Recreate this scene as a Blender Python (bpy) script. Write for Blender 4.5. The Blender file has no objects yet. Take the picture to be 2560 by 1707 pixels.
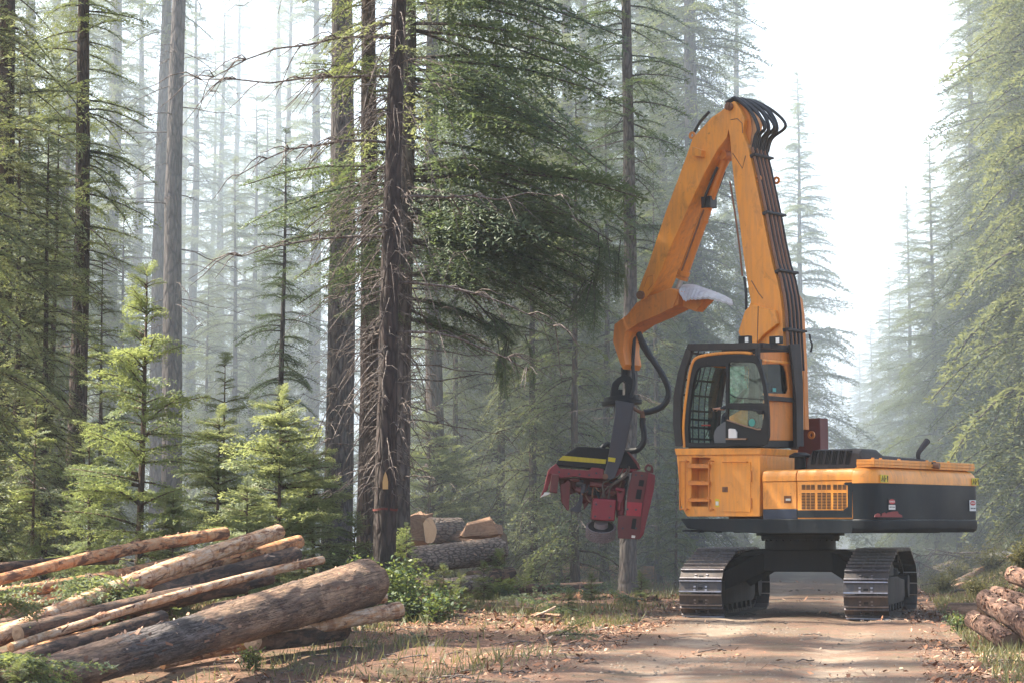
import bpy, bmesh, math, random
import numpy as np
from mathutils import Vector, Matrix
R = math.radians
S = bpy.context.scene
COL = S.collection

# ------------------------------------------------------------------ camera, sky, sun, exposure
FPX, HZ, CAMH = 4978.0, 1320.0, 1.56          # focal length in photo pixels, horizon row, eye height (m)
PITCH = math.atan((HZ - 853.5) / FPX)
cd = bpy.data.cameras.new('camera'); cam = bpy.data.objects.new('camera', cd); COL.objects.link(cam)
cd.sensor_width = 36.0; cd.lens = FPX / 2560 * 36.0; cd.clip_start = 0.1; cd.clip_end = 3000
cam.location = (0, 0, CAMH); cam.rotation_euler = (math.pi / 2 + PITCH, 0, 0)
S.camera = cam
SUN_EL, SUN_AZ = R(50), R(-76)                # azimuth measured from +Y (view direction), negative = left
W = bpy.data.worlds.new('World'); S.world = W; W.use_nodes = True
wn = W.node_tree.nodes; wn.clear()
sky = wn.new('ShaderNodeTexSky'); sky.sky_type = 'NISHITA'; sky.sun_disc = False
sky.sun_elevation = SUN_EL; sky.sun_rotation = SUN_AZ
sky.air_density = 1.0; sky.dust_density = 3.0; sky.ozone_density = 0.6
bg = wn.new('ShaderNodeBackground'); bg.inputs[1].default_value = 0.115
wo = wn.new('ShaderNodeOutputWorld')
W.node_tree.links.new(sky.outputs[0], bg.inputs[0]); W.node_tree.links.new(bg.outputs[0], wo.inputs[0])
sd = bpy.data.lights.new('sun', 'SUN'); sd.energy = 5.0; sd.angle = R(0.8); sd.color = (1.0, 0.91, 0.76)
sun = bpy.data.objects.new('sun', sd); COL.objects.link(sun)
sdir = Vector((math.sin(SUN_AZ) * math.cos(SUN_EL), math.cos(SUN_AZ) * math.cos(SUN_EL), math.sin(SUN_EL)))
sun.rotation_euler = sdir.to_track_quat('Z', 'Y').to_euler()
S.view_settings.view_transform = 'Standard'; S.view_settings.look = 'None'
S.view_settings.exposure = 1.92; S.view_settings.gamma = 1.0
cy = S.cycles
cy.max_bounces = 8; cy.diffuse_bounces = 3; cy.glossy_bounces = 2; cy.transmission_bounces = 4
cy.transparent_max_bounces = 8; cy.volume_bounces = 3
cy.caustics_reflective = False; cy.caustics_refractive = False
cy.sample_clamp_indirect = 4.0
try: cy.use_denoising = True
except Exception: pass

# ------------------------------------------------------------------ measuring from the photograph: pixel -> metres
O_ = np.array([0, 0, CAMH])
_fw = np.array([0, math.cos(PITCH), math.sin(PITCH)]); _up = np.array([0, -math.sin(PITCH), math.cos(PITCH)])
def ray(x, y): return _fw * FPX + np.array([1., 0, 0]) * (x - 1280) + _up * (853.5 - y)
def PY(x, y, Y):
    d = ray(x, y); return O_ + d * (Y / d[1])
def PZ(x, y, z=0.):
    d = ray(x, y); return O_ + d * ((z - CAMH) / d[2])

# ------------------------------------------------------------------ object helpers
def link(o, parent=None):
    COL.objects.link(o)
    if parent is not None: o.parent = parent
    return o
def tag(o, label=None, cat=None, group=None, kind=None):
    if label: o['label'] = label
    if cat: o['category'] = cat
    if group: o['group'] = group
    if kind: o['kind'] = kind
    return o
def thing(name, label, cat, loc=(0, 0, 0), rotz=0., group=None):
    o = bpy.data.objects.new(name, None); COL.objects.link(o)
    o.empty_display_size = 0.2; o.location = loc; o.rotation_euler = (0, 0, rotz)
    return tag(o, label, cat, group)
def copy_tree(o, parent=None):
    c = o.copy(); COL.objects.link(c)
    if parent is not None: c.parent = parent
    for ch in list(o.children): copy_tree(ch, c)
    return c
def np_mesh(name, v, q, smooth=False):
    v = np.asarray(v, dtype=np.float32).reshape(-1, 3); q = np.asarray(q, dtype=np.int32)
    n = q.shape[1]; me = bpy.data.meshes.new(name)
    me.vertices.add(len(v)); me.vertices.foreach_set('co', v.ravel())
    me.loops.add(q.size); me.loops.foreach_set('vertex_index', q.ravel())
    me.polygons.add(len(q)); me.polygons.foreach_set('loop_start', np.arange(0, q.size, n, dtype=np.int32))
    if smooth: me.polygons.foreach_set('use_smooth', np.ones(len(q), dtype=bool))
    me.update(calc_edges=True)
    return me
def np_obj(name, v, q, mat, parent=None, smooth=False):
    me = np_mesh(name, v, q, smooth); me.materials.append(mat)
    return link(bpy.data.objects.new(name, me), parent)
def catmull(P, n=6):
    P = [np.asarray(p, float) for p in P]; P = [2 * P[0] - P[1]] + P + [2 * P[-1] - P[-2]]; out = []
    for i in range(1, len(P) - 2):
        a, b, c, d = P[i - 1:i + 3]
        for t in np.linspace(0, 1, n, endpoint=False):
            out.append(.5 * (2 * b + (c - a) * t + (2 * a - 5 * b + 4 * c - d) * t * t + (3 * b - a - 3 * c + d) * t ** 3))
    out.append(P[-2]); return np.array(out)
def tube_np(path, rad, sides=6, cap=True):
    """quads of a tube; ends closed by collapsing to the axis"""
    P = np.asarray(path, float); n = len(P); rad = np.broadcast_to(np.asarray(rad, float), (n,)).copy()
    T = np.gradient(P, axis=0); T /= np.linalg.norm(T, axis=1)[:, None] + 1e-9
    ref = np.array([0, 0, 1.]) if abs(T[0, 2]) < .9 else np.array([1., 0, 0])
    V = []
    u = np.cross(T[0], ref); u /= np.linalg.norm(u)
    ang = np.linspace(0, 2 * math.pi, sides, endpoint=False)
    for i in range(n):
        u = u - T[i] * (u @ T[i]); u /= np.linalg.norm(u) + 1e-9
        w = np.cross(T[i], u)
        V.append(P[i] + rad[i] * (np.cos(ang)[:, None] * u + np.sin(ang)[:, None] * w))
    if cap:
        V = [np.repeat(P[:1], sides, 0)] + V + [np.repeat(P[-1:], sides, 0)]; n += 2
    V = np.concatenate(V); i = np.arange(n - 1)[:, None] * sides; j = np.arange(sides)[None]; k = (j + 1) % sides
    Q = np.stack([i + j, i + k, i + sides + k, i + sides + j], -1).reshape(-1, 4)
    return V, Q
def join(parts):
    V, Q, o = [], [], 0
    for v, q in parts: V.append(v); Q.append(q + o); o += len(v)
    return np.concatenate(V), np.concatenate(Q)
class MB:
    """collects solids into ONE mesh object"""
    def __init__(s): s.v, s.f = [], []
    def add(s, v, f):
        o = len(s.v); s.v += [tuple(map(float, p)) for p in v]; s.f += [tuple(int(i) + o for i in q) for q in f]; return s
    def box(s, a, b):
        (x0, y0, z0), (x1, y1, z1) = a, b
        return s.add([(x0, y0, z0), (x1, y0, z0), (x1, y1, z0), (x0, y1, z0), (x0, y0, z1), (x1, y0, z1), (x1, y1, z1), (x0, y1, z1)],
                     [(3, 2, 1, 0), (4, 5, 6, 7), (0, 1, 5, 4), (1, 2, 6, 5), (2, 3, 7, 6), (3, 0, 4, 7)])
    def loft(s, rings, caps=True):
        n = len(rings[0]); v = [p for r in rings for p in r]; f = []
        for i in range(len(rings) - 1):
            for j in range(n): k = (j + 1) % n; f.append((i * n + j, i * n + k, (i + 1) * n + k, (i + 1) * n + j))
        if caps: f += [tuple(range(n - 1, -1, -1)), tuple(range((len(rings) - 1) * n, len(rings) * n))]
        return s.add(v, f)
    def prism(s, poly, axis, a, b):
        """polygon in the two other axes, extruded along axis ('x','y','z') from a to b"""
        m = {'x': lambda p, t: (t, p[0], p[1]), 'y': lambda p, t: (p[0], t, p[1]), 'z': lambda p, t: (p[0], p[1], t)}[axis]
        return s.loft([[m(p, a) for p in poly], [m(p, b) for p in poly]])
    def tube(s, path, r, sides=8): return s.add(*tube_np(path, r, sides))
    def cyl(s, a, b, r0, r1=None, sides=20):
        r1 = r0 if r1 is None else r1
        a, b = np.asarray(a, float), np.asarray(b, float); T = (b - a) / np.linalg.norm(b - a)
        ref = np.array([0, 0, 1.]) if abs(T[2]) < .9 else np.array([1., 0, 0]); u = np.cross(T, ref); u /= np.linalg.norm(u); w = np.cross(T, u)
        ang = np.linspace(0, 2 * math.pi, sides, endpoint=False); c = np.cos(ang)[:, None] * u + np.sin(ang)[:, None] * w
        return s.loft([list(a + r0 * c), list(b + r1 * c)])
    def build(s, name, mat, parent=None, bevel=0, seg=2, smooth=True, angle=35):
        me = bpy.data.meshes.new(name); me.from_pydata(s.v, [], s.f)
        bm = bmesh.new(); bm.from_mesh(me); bmesh.ops.recalc_face_normals(bm, faces=bm.faces); bm.to_mesh(me); bm.free()
        me.materials.append(mat)
        if smooth:
            for p in me.polygons: p.use_smooth = True
            me.set_sharp_from_angle(angle=R(angle))
        o = link(bpy.data.objects.new(name, me), parent)
        if bevel:
            m = o.modifiers.new('edge', 'BEVEL'); m.width = bevel; m.segments = seg; m.limit_method = 'ANGLE'; m.angle_limit = R(30); m.harden_normals = True
        return o

# ------------------------------------------------------------------ materials
class NT:
    def __init__(s, name):
        s.m = bpy.data.materials.new(name); s.m.use_nodes = True; s.t = s.m.node_tree; s.t.nodes.clear()
        s.out = s.t.nodes.new('ShaderNodeOutputMaterial')
    def n(s, typ, props=None, **inp):
        nd = s.t.nodes.new('ShaderNode' + typ)
        for k, v in (props or {}).items(): setattr(nd, k, v)
        for k, v in inp.items():
            k = k.replace('_', ' ')
            sock = nd.inputs[int(k[1:])] if k[0] == 'i' and k[1:].isdigit() else nd.inputs[k]
            s.put(sock, v)
        return nd
    def put(s, sock, v):
        if hasattr(v, 'node'): s.t.links.new(v, sock)
        elif hasattr(v, 'outputs'): s.t.links.new(v.outputs[0], sock)
        else:
            if isinstance(v, tuple) and len(v) == 3 and len(sock.default_value) == 4: v = v + (1.,)
            sock.default_value = v
    def coord(s, kind='Object', scale=(1, 1, 1), vec=None):
        tc = s.n('TexCoord')
        return s.n('Mapping', Vector=tc.outputs[kind] if vec is None else vec, Scale=scale)
    def noise(s, vec, scale, detail=4., rough=.55, dist=0.):
        return s.n('TexNoise', Vector=vec, Scale=scale, Detail=detail, Roughness=rough, Distortion=dist).outputs[0]
    def ramp(s, fac, stops):
        r = s.n('ValToRGB', Fac=fac); e = r.color_ramp.elements
        while len(e) < len(stops): e.new(.5)
        for el, (p, c) in zip(e, stops):
            el.position = p; el.color = (c, c, c, 1) if isinstance(c, (int, float)) else tuple(c) + (1,)
        return r.outputs[0]
    def mix(s, fac, a, b, mode='MIX'):
        m = s.n('Mix', {'data_type': 'RGBA', 'blend_type': mode})
        s.put(m.inputs[0], fac); s.put(m.inputs[6], a); s.put(m.inputs[7], b); return m.outputs[2]
    def math(s, op, a, b=0.):
        return s.n('Math', {'operation': op}, i0=a, i1=b).outputs[0]
    def bump(s, h, strength=.3, dist=.02): return s.n('Bump', Height=h, Strength=strength, Distance=dist)
    def bsdf(s, **k):
        b = s.n('BsdfPrincipled', **k); s.t.links.new(b.outputs[0], s.out.inputs[0]); return s.m
def paint(name, base, dust=(.30, .19, .11), amt=.35, rough=.5, scuff=(.08, .05, .04), scuffamt=.16, metal=0., scale=1., spec=.5):
    t = NT(name); c = t.coord('Object')
    big = t.noise(c, .9 * scale, 5, .6); fine = t.noise(c, 9 * scale, 6, .7); streak = t.noise(t.coord('Object', (4, 4, .5)), 3.0 * scale, 5, .6)
    col = t.mix(t.ramp(t.math('MULTIPLY', big, streak), [(.16, 0), (.42, amt)]), base, dust)
    col = t.mix(t.ramp(fine, [(.66, 0), (.74, scuffamt * 3)]), col, scuff)
    col = t.mix(t.ramp(streak, [(.42, .0), (.75, .28)]), col, (base[0] * .55, base[1] * .5, base[2] * .5))
    smudge = t.noise(t.coord('Object', (1.6, 1.6, 1.1)), 1.7 * scale, 7, .72, .8); col = t.mix(t.ramp(smudge, [(.54, 0), (.70, min(.55, amt))]), col, (base[0] * .30 + .03, base[1] * .30 + .02, base[2] * .5 + .015))
    chip = t.noise(t.coord('Object'), 26 * scale, 3, .6); col = t.mix(t.math('MULTIPLY', t.ramp(chip, [(.70, 0), (.72, 1)]), t.ramp(big, [(.45, 0), (.6, .8)])), col, (.10, .07, .055))
    return t.bsdf(Base_Color=col, Roughness=t.ramp(big, [(.3, rough - .1), (.7, rough + .2)]), Metallic=metal, Specular_IOR_Level=spec, Normal=t.bump(fine, .12, .01))
def plain(name, col, rough=.6, metal=0.): return NT(name).bsdf(Base_Color=col, Roughness=rough, Metallic=metal)
# ------------------------------------------------------------------ foliage and bark materials
def foliage(name, a, b, tip, trans=.35):
    t = NT(name); g = t.n('NewGeometry'); rnd = g.outputs['Random Per Island']
    oi = t.n('ObjectInfo'); patch = t.noise(t.coord('Object'), .55, 3, .6)
    col = t.mix(t.ramp(patch, [(.35, 0), (.65, 1)]), a, b)
    col = t.mix(t.ramp(rnd, [(.55, 0), (1., .8)]), col, tip)
    col = t.mix(t.math('MULTIPLY', oi.outputs['Random'], .35), col, (a[0] * .75, a[1] * .85, a[2] * 1.1))
    d = t.n('BsdfPrincipled', Base_Color=col, Roughness=.55)
    tr = t.n('BsdfTranslucent', Color=t.mix(.5, col, (tip[0] * 1.5, tip[1] * 1.5, tip[2] * .8)))
    mx = t.n('MixShader', Fac=trans, i1=d, i2=tr); t.t.links.new(mx.outputs[0], t.out.inputs[0]); return t.m
M = {}
M['needle_dark'] = foliage('dark_needles', (.056, .094, .060), (.085, .130, .072), (.15, .19, .095), .45)
M['needle_mid'] = foliage('needles', (.078, .120, .062), (.120, .160, .070), (.25, .27, .12), .48)
M['needle_olive'] = foliage('mossy_needles', (.090, .130, .080), (.150, .180, .100), (.30, .31, .19), .46)
M['needle_young'] = foliage('young_needles', (.105, .160, .065), (.150, .195, .085), (.29, .32, .16), .46)
M['needle_pale'] = foliage('pale_young_needles', (.125, .175, .085), (.19, .235, .125), (.36, .38, .22), .48)
M['leaf'] = foliage('shrub_leaves', (.040, .085, .032), (.065, .12, .04), (.20, .23, .07), .38)
M['dry_leaf'] = foliage('dry_shrub_leaves', (.13, .14, .06), (.21, .19, .09), (.36, .32, .16), .4)
M['grass'] = foliage('grass_blades', (.10, .12, .045), (.17, .17, .08), (.28, .25, .13), .3)
def bark(name, dark, light, lichen=(.30, .29, .25), vs=2.2, lich=.35, sc=None):
    t = NT(name); c = t.coord('Object', sc or (9, 9, vs)); v = t.n('TexVoronoi', {'feature': 'DISTANCE_TO_EDGE'}, Vector=t.n('Mapping', Vector=t.mix(.25, c, t.n('TexNoise', Vector=c, Scale=1.2).outputs[1], 'ADD'), Scale=(1, 1, 1)), Scale=1.0)
    fur = t.ramp(v.outputs[0], [(.0, 0), (.22, 1)]); n = t.noise(t.coord('Object', (3, 3, 1)), 4, 6, .65); big = t.noise(t.coord('Object'), .7, 4)
    col = t.mix(fur, dark, light); col = t.mix(t.ramp(n, [(.45, 0), (.75, lich)]), col, lichen); col = t.mix(t.ramp(big, [(.35, .5), (.65, 0)]), col, dark)
    return t.bsdf(Base_Color=col, Roughness=.9, Normal=t.bump(t.math('ADD', fur, n), .7, .03))
M['bark_grey'] = bark('grey_bark', (.040, .032, .030), (.13, .105, .095))
M['bark_brown'] = bark('brown_bark', (.035, .024, .020), (.105, .070, .052), (.19, .17, .15), 2.0, .25)
M['bark_dark'] = bark('dark_pine_bark', (.020, .014, .012), (.060, .040, .034), (.12, .10, .09), 2.2, .2)
M['bark_young'] = bark('young_bark', (.06, .04, .03), (.14, .09, .06), (.2, .18, .14), 4., .2)
M['deadwood'] = bark('dead_twig_wood', (.07, .052, .045), (.19, .155, .135), (.40, .37, .34), 3., .4)

# ------------------------------------------------------------------ conifer building
def spray(rng, L, width=.42, step=.055, sec=.10, leaf=.11, lw=.030, droop=.25, hang=.3, lift=.05, flat=.35):
    """one conifer branch along +x: side twigs set with rhombic needle tufts; returns (N,4,3) quads and the axis curve"""
    ts = np.arange(.12, 1.0, sec / L * .9); quads = []
    ax = lambda t: np.stack([t * L * (1 - .08 * t), 0 * t, (lift * t - droop * t ** 2) * L], -1)
    for i, t in enumerate(ts):
        side = 1 if i % 2 else -1
        wl = width * L * (1 - t) ** .75 * min(1., .35 + 2.2 * t) * rng.uniform(.65, 1.2) + .10
        if rng.random() < .12: wl *= .4
        a = R(rng.uniform(48, 72)) * side; p0 = ax(np.array(t))
        n = max(2, int(wl / step)); s = (np.arange(n) + rng.random(n) * .8) / n
        dirv = np.array([math.cos(a), math.sin(a), rng.normal(0, .14)])
        p = p0 + s[:, None] * wl * dirv; p[:, 2] -= hang * wl * s ** 2 + .0
        p += rng.normal(0, .012, p.shape)
        for sd in (-1, 1):
            ang = a + sd * R(45) + rng.normal(0, .35, n)
            d = np.stack([np.cos(ang), np.sin(ang), rng.normal(-.12, .35, n)], -1); d /= np.linalg.norm(d, axis=1)[:, None]
            ln = leaf * rng.uniform(.6, 1.35, n)
            w = np.cross(d, np.stack([rng.normal(0, flat, n), rng.normal(0, flat, n), np.ones(n)], -1)); w /= np.linalg.norm(w, axis=1)[:, None]
            w *= (lw * rng.uniform(.7, 1.3, n))[:, None]
            tip = p + d * ln[:, None]; mid = p + d * ln[:, None] * .45
            quads.append(np.stack([p, mid + w, tip, mid - w], 1))
        pt = p0 + wl * dirv; pt[2] -= hang * wl
    # tip tufts along the leader
    n = int(L / step * .9); s = rng.uniform(.1, 1.03, n); p = ax(s); ang = rng.uniform(-1.2, 1.2, n)
    d = np.stack([np.cos(ang), np.sin(ang), rng.normal(.1, .4, n)], -1); d /= np.linalg.norm(d, axis=1)[:, None]
    w = np.cross(d, np.array([0, 0, 1.]) + rng.normal(0, .4, (n, 3))); w /= np.linalg.norm(w, axis=1)[:, None]; w *= lw
    ln = leaf * rng.uniform(.6, 1.2, n); quads.append(np.stack([p, p + d * ln[:, None] * .45 + w, p + d * ln[:, None], p + d * ln[:, None] * .45 - w], 1))
    return np.concatenate(quads), ax(np.linspace(0, 1, 5))
def rotm(az, pitch, roll=0.):
    c, s = math.cos(az), math.sin(az); A = np.array([[c, -s, 0], [s, c, 0], [0, 0, 1.]])
    c, s = math.cos(pitch), math.sin(pitch); B = np.array([[c, 0, -s], [0, 1, 0], [s, 0, c]])
    c, s = math.cos(roll), math.sin(roll); D = np.array([[1, 0, 0], [0, c, -s], [0, s, c]])
    return A @ B @ D
class Crown:
    def __init__(s): s.q, s.w = [], []
    def branch(s, sp, at, az, pitch, scale, wood=.02, roll=0.):
        m = rotm(az, pitch, roll); s.q.append((sp[0].reshape(-1, 3) * scale) @ m.T + at)
        if wood: s.w.append(tube_np((sp[1] * scale) @ m.T + at, np.linspace(wood, wood * .25, 5), 4))
    def leaves(s):
        v = np.concatenate(s.q); return v, np.arange(len(v)).reshape(-1, 4)
def trunk_np(H, r, rng, lean=(0, 0), sides=14, flare=1.35, top=.04, wob=.05):
    z = np.concatenate([[-.35, 0, .25, .6], np.linspace(1.1, H, 30)]); t = np.clip(z / H, 0, 1)
    rad = r * ((1 - t) ** .8 * (1 - top) + top); rad[:4] *= np.array([flare * 1.1, flare, 1 + (flare - 1) * .45, 1 + (flare - 1) * .15])
    ph = rng.uniform(0, 6, 2); path = np.stack([lean[0] * z + wob * np.sin(z * .35 + ph[0]), lean[1] * z + wob * np.sin(z * .3 + ph[1]), z], -1)
    V, Q = tube_np(path, rad, sides); c = np.repeat(np.concatenate([path[:1], path, path[-1:]]), sides, 0)
    V = c + (V - c) * (1 + rng.normal(0, .035, (len(V), 1))); ctr = lambda zz: np.array([np.interp(zz, z, path[:, 0]), np.interp(zz, z, path[:, 1]), zz])
    return V, Q, ctr, lambda zz: float(np.interp(zz, z, rad))
def dead_limb(rng, at, az, L, up=.1, droop=.5, r=.022, twigs=5):
    n = 7; t = np.linspace(0, 1, n); hook = rng.uniform(-.1, .35)
    p = np.stack([t * L, rng.normal(0, .05 * L) * t ** 2 + .0 * t, L * (up * t - droop * t ** 2 + hook * t ** 3)], -1) + rng.normal(0, .018 * L, (n, 3)) * t[:, None]
    m = rotm(az, 0); out = [tube_np(p @ m.T + at, np.linspace(r, r * .3, n), 5)]
    for _ in range(twigs):
        i = rng.integers(2, n); l = L * rng.uniform(.12, .38); a = rng.uniform(-1.4, 1.4); tt = np.linspace(0, 1, 5)
        q = p[i] + np.stack([tt * l * math.cos(a), tt * l * math.sin(a), -l * rng.uniform(.0, .9) * tt ** 1.5 + .1 * l * np.sin(tt * 5)], -1)
        out.append(tube_np(q @ m.T + at, np.linspace(r * .45, r * .15, 5), 4))
    return out
def tree_meshes(key, seed, H=30., z0=2., Rm=3., r=.35, whorl=.5, per=5, needles='needle_mid', barkm='bark_grey', zdead=(0, 0), ndead=0, droop=(.15, .45), hang=.35,
                leaf=.09, lw=.0155, shape=.75, sparse=0., lean=(0, 0), step=.042, sec=.085, ptop=.5, pbot=-.15, belly=.12, deadL=(.6, 2.2)):
    rng = np.random.default_rng(seed); tv, tq, ctr, rad = trunk_np(H, r, rng, lean)
    sp = [spray(rng, 2.0, width=.40, step=step, sec=sec, leaf=leaf, lw=lw, droop=rng.uniform(*droop), hang=hang) for _ in range(6)]
    sm = [spray(rng, 1.0, width=.50, step=step, sec=sec * .8, leaf=leaf * .9, lw=lw, droop=rng.uniform(*droop), hang=hang) for _ in range(4)]
    c = Crown(); z = z0
    while z < H - .2:
        t = (z - z0) / (H - z0); base = Rm * min(1., .55 + t / belly * .45 if t < belly else 1.) * (1 - t) ** shape + .18
        for k in range(per):
            if rng.random() < sparse: continue
            zz = z + rng.uniform(-.5, .5) * whorl; l = base * rng.uniform(.6, 1.15); az = rng.uniform(0, 2 * math.pi)
            pit = pbot + (ptop - pbot) * t ** 1.3 + rng.normal(0, .12)
            s_ = sp[rng.integers(6)] if l > 1.1 else sm[rng.integers(4)]; sc = l / (2. if l > 1.1 else 1.)
            c.branch(s_, ctr(min(max(zz, .2), H)), az, pit, sc, .010 + .009 * l, rng.normal(0, .25))
        z += whorl * (1 - .45 * t)
    for _ in range(3): c.branch(sm[rng.integers(4)], ctr(H - .25), rng.uniform(0, 6.3), R(70), .35, 0)
    out = {'trunk': (np_mesh(key + '_trunk', *join([(tv, tq)] + c.w), smooth=True), barkm), 'crown': (np_mesh(key + '_crown', *c.leaves()), needles)}
    if ndead:
        dl = []
        for _ in range(ndead):
            zz = rng.uniform(*zdead); dl += dead_limb(rng, ctr(zz), rng.uniform(0, 6.3), rng.uniform(*deadL), rng.uniform(-.1, .25), rng.uniform(.2, .75), rng.uniform(.012, .026), rng.integers(3, 8))
        out['dead_limbs'] = (np_mesh(key + '_dead_limbs', *join(dl), smooth=True), 'deadwood')
    for me, m in out.values(): me.materials.append(M[m])
    return out
PROTO = {}
def plant(name, key, loc, label, cat='tree', group=None, scale=1., rot=None, tilt=(0, 0)):
    """a thing with its trunk, crown and dead limbs as parts; copies of a kind share mesh data"""
    global _rt
    rr = random.uniform(0, 6.283) if rot is None else rot
    t = thing(name, label, cat, tuple(loc), rr, group); t.scale = (scale,) * 3; t.rotation_euler = (tilt[0], tilt[1], rr)
    for part, (me, m) in PROTO[key].items(): link(bpy.data.objects.new(part, me), t)
    return t
random.seed(7)
# ------------------------------------------------------------------ terrain and road
def xc(Y): return 2.23 + .18 * (np.asarray(Y, float) - 20)
def fbm(x, y, s=1.):
    o = 0
    for i, (a, b, c, w) in enumerate([(.9, .4, 0, 1), (-.5, 1.1, 1.3, .8), (1.7, -1.2, 2.1, .5), (2.9, 2.3, .7, .3), (-4.1, 3.3, 4., .2), (6.3, 5.1, 2., .12)]):
        o = o + w * np.sin((a * x + b * y) * s + c)
    return o / 2.2
def sm(a, b, t): t = np.clip((t - a) / (b - a), 0, 1); return t * t * (3 - 2 * t)
def gz(X, Y):
    X = np.asarray(X, float); Y = np.asarray(Y, float); d = X - xc(Y)
    right = .95 * sm(2.9, 6.0, d) + 1.3 * sm(5.2, 12., d)
    left = -.38 * sm(2.7, 4.6, -d) * (1 - sm(23., 28., Y)) + .35 * sm(5.5, 12., -d) * sm(30, 40, Y)
    return right + left + fbm(X, Y, 1.1) * .07 * sm(2.2, 4.5, np.abs(d)) + fbm(X, Y, 4.) * .018 * sm(2.0, 3.5, np.abs(d)) - .05 * (np.abs(d) < 2.4)
def rz(X, Y):
    d = X - xc(Y)
    return .014 * np.cos(np.clip(np.abs(np.abs(d + .12 * np.sin(np.asarray(Y) * .35)) - .95) / .55, 0, 1) * math.pi) * -1 + .004 * np.sin(np.asarray(Y) * 9 + np.sin(np.asarray(X) * 3) * 2) * (np.abs(np.abs(d) - .95) < .4) + fbm(X, Y, 3.) * .012 - .09 * sm(2.2, 2.75, np.abs(d))
def grid(xs, ys, zf):
    X, Y = np.meshgrid(xs, ys); Z = zf(X, Y); n, m = X.shape
    v = np.stack([X, Y, Z], -1).reshape(-1, 3); i = np.arange(n - 1)[:, None] * m; j = np.arange(m - 1)[None]
    return v, np.stack([i + j, i + j + 1, i + m + j + 1, i + m + j], -1).reshape(-1, 4)
def earth(name, road):
    t = NT(name); c = t.coord('Object'); sep = t.n('SeparateXYZ', Vector=t.n('TexCoord').outputs['Object'])
    X, Y = sep.outputs[0], sep.outputs[1]
    d = t.math('ABSOLUTE', t.math('SUBTRACT', X, t.math('ADD', t.math('MULTIPLY', Y, .18), -1.37)))
    wig = t.noise(c, .8, 5, .65); dn = t.math('ADD', d, t.math('MULTIPLY', t.math('SUBTRACT', wig, .5), 2.6))
    fine = t.noise(c, 34, 5, .75); med = t.noise(c, 5, 6, .7); big = t.noise(c, .45, 5, .6)
    gravel = t.mix(med, (.175, .128, .088), (.095, .068, .047)); gravel = t.mix(t.ramp(fine, [(.40, .55), (.62, 0)]), gravel, (.09, .068, .052))
    gravel = t.mix(t.ramp(fine, [(.62, 0), (.75, .7)]), gravel, (.28, .22, .165))
    ruts = t.ramp(t.math('ABSOLUTE', t.math('SUBTRACT', d, .95)), [(.2, .8), (.5, 0)]); gravel = t.mix(ruts, gravel, (.27, .21, .155))
    litter = t.mix(t.ramp(med, [(.3, 0), (.7, 1)]), (.042, .023, .015), (.19, .092, .050)); litter = t.mix(t.ramp(fine, [(.5, 0), (.7, .75)]), litter, (.30, .18, .115))
    litter = t.mix(t.ramp(t.noise(c, 1.3, 4, .6), [(.5, 0), (.68, .65)]), litter, (.060, .070, .026))
    floor_ = t.mix(t.ramp(t.noise(c, .9, 5, .6), [(.4, 0), (.65, .8)]), litter, (.045, .055, .022))
    col = t.mix(t.ramp(t.math('MULTIPLY', dn, .1), [(.17, 0), (.27, 1)]), gravel, litter)
    col = t.mix(t.ramp(t.math('MULTIPLY', dn, .1), [(.45, 0), (.75, .9)]), col, floor_)
    dr = t.math('SUBTRACT', X, t.math('ADD', t.math('MULTIPLY', Y, .18), -1.37)); col = t.mix(t.math('MULTIPLY', t.ramp(t.math('MULTIPLY', t.math('ADD', dr, t.math('MULTIPLY', wig, 1.5)), .1), [(.36, 0), (.46, 1)]), t.ramp(t.noise(c, 2.1, 5, .7), [(.38, .15), (.6, .95)])), col, t.mix(med, (.34, .25, .14), (.22, .17, .085)))
    patch = t.ramp(t.math('ADD', t.math('MULTIPLY', big, .6), t.math('MULTIPLY', med, .4)), [(.43, 0), (.53, .8)]); col = t.mix(patch, col, litter)
    st = t.noise(c, 120, 3, .7)
    return t.bsdf(Base_Color=col, Roughness=.95, Normal=t.bump(t.math('ADD', t.math('ADD', t.math('MULTIPLY', fine, .5), st), med), .55, .03))
xs = np.unique(np.concatenate([np.linspace(-260, -14, 50), np.arange(-14, 18, .22), np.linspace(18, 260, 50)]))
ys = np.unique(np.concatenate([np.linspace(-30, 14, 14), np.arange(14, 50, .25), np.linspace(50, 130, 90), np.linspace(130, 900, 60)]))
g = np_obj('ground', *grid(xs, ys, gz), earth('earth', False), smooth=True); tag(g, kind='structure')
ry = np.unique(np.concatenate([np.linspace(-20, 14, 12), np.arange(14, 60, .2), np.linspace(60, 420, 160)])); rd = np.linspace(-2.8, 2.8, 57)
D, Yr = np.meshgrid(rd, ry); Xr = D + xc(Yr); v, q = grid(rd, ry, lambda a, b: a * 0)
v = np.stack([Xr, Yr, rz(Xr, Yr)], -1).reshape(-1, 3)
rd_ = np_obj('road', v, q, earth('road_dirt', True), smooth=True); tag(rd_, kind='structure')
def ground_at(x, y):
    d = abs(x - float(xc(y))); z = float(gz(x, y)); return max(z, float(rz(np.array(x), np.array(y)))) if d < 2.8 else z
def at(px, y, Y):
    """ground point under the photo column px (read at row y) at distance Y"""
    x = PY(px, y, Y)[0]; return (x, Y, ground_at(x, Y))

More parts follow.
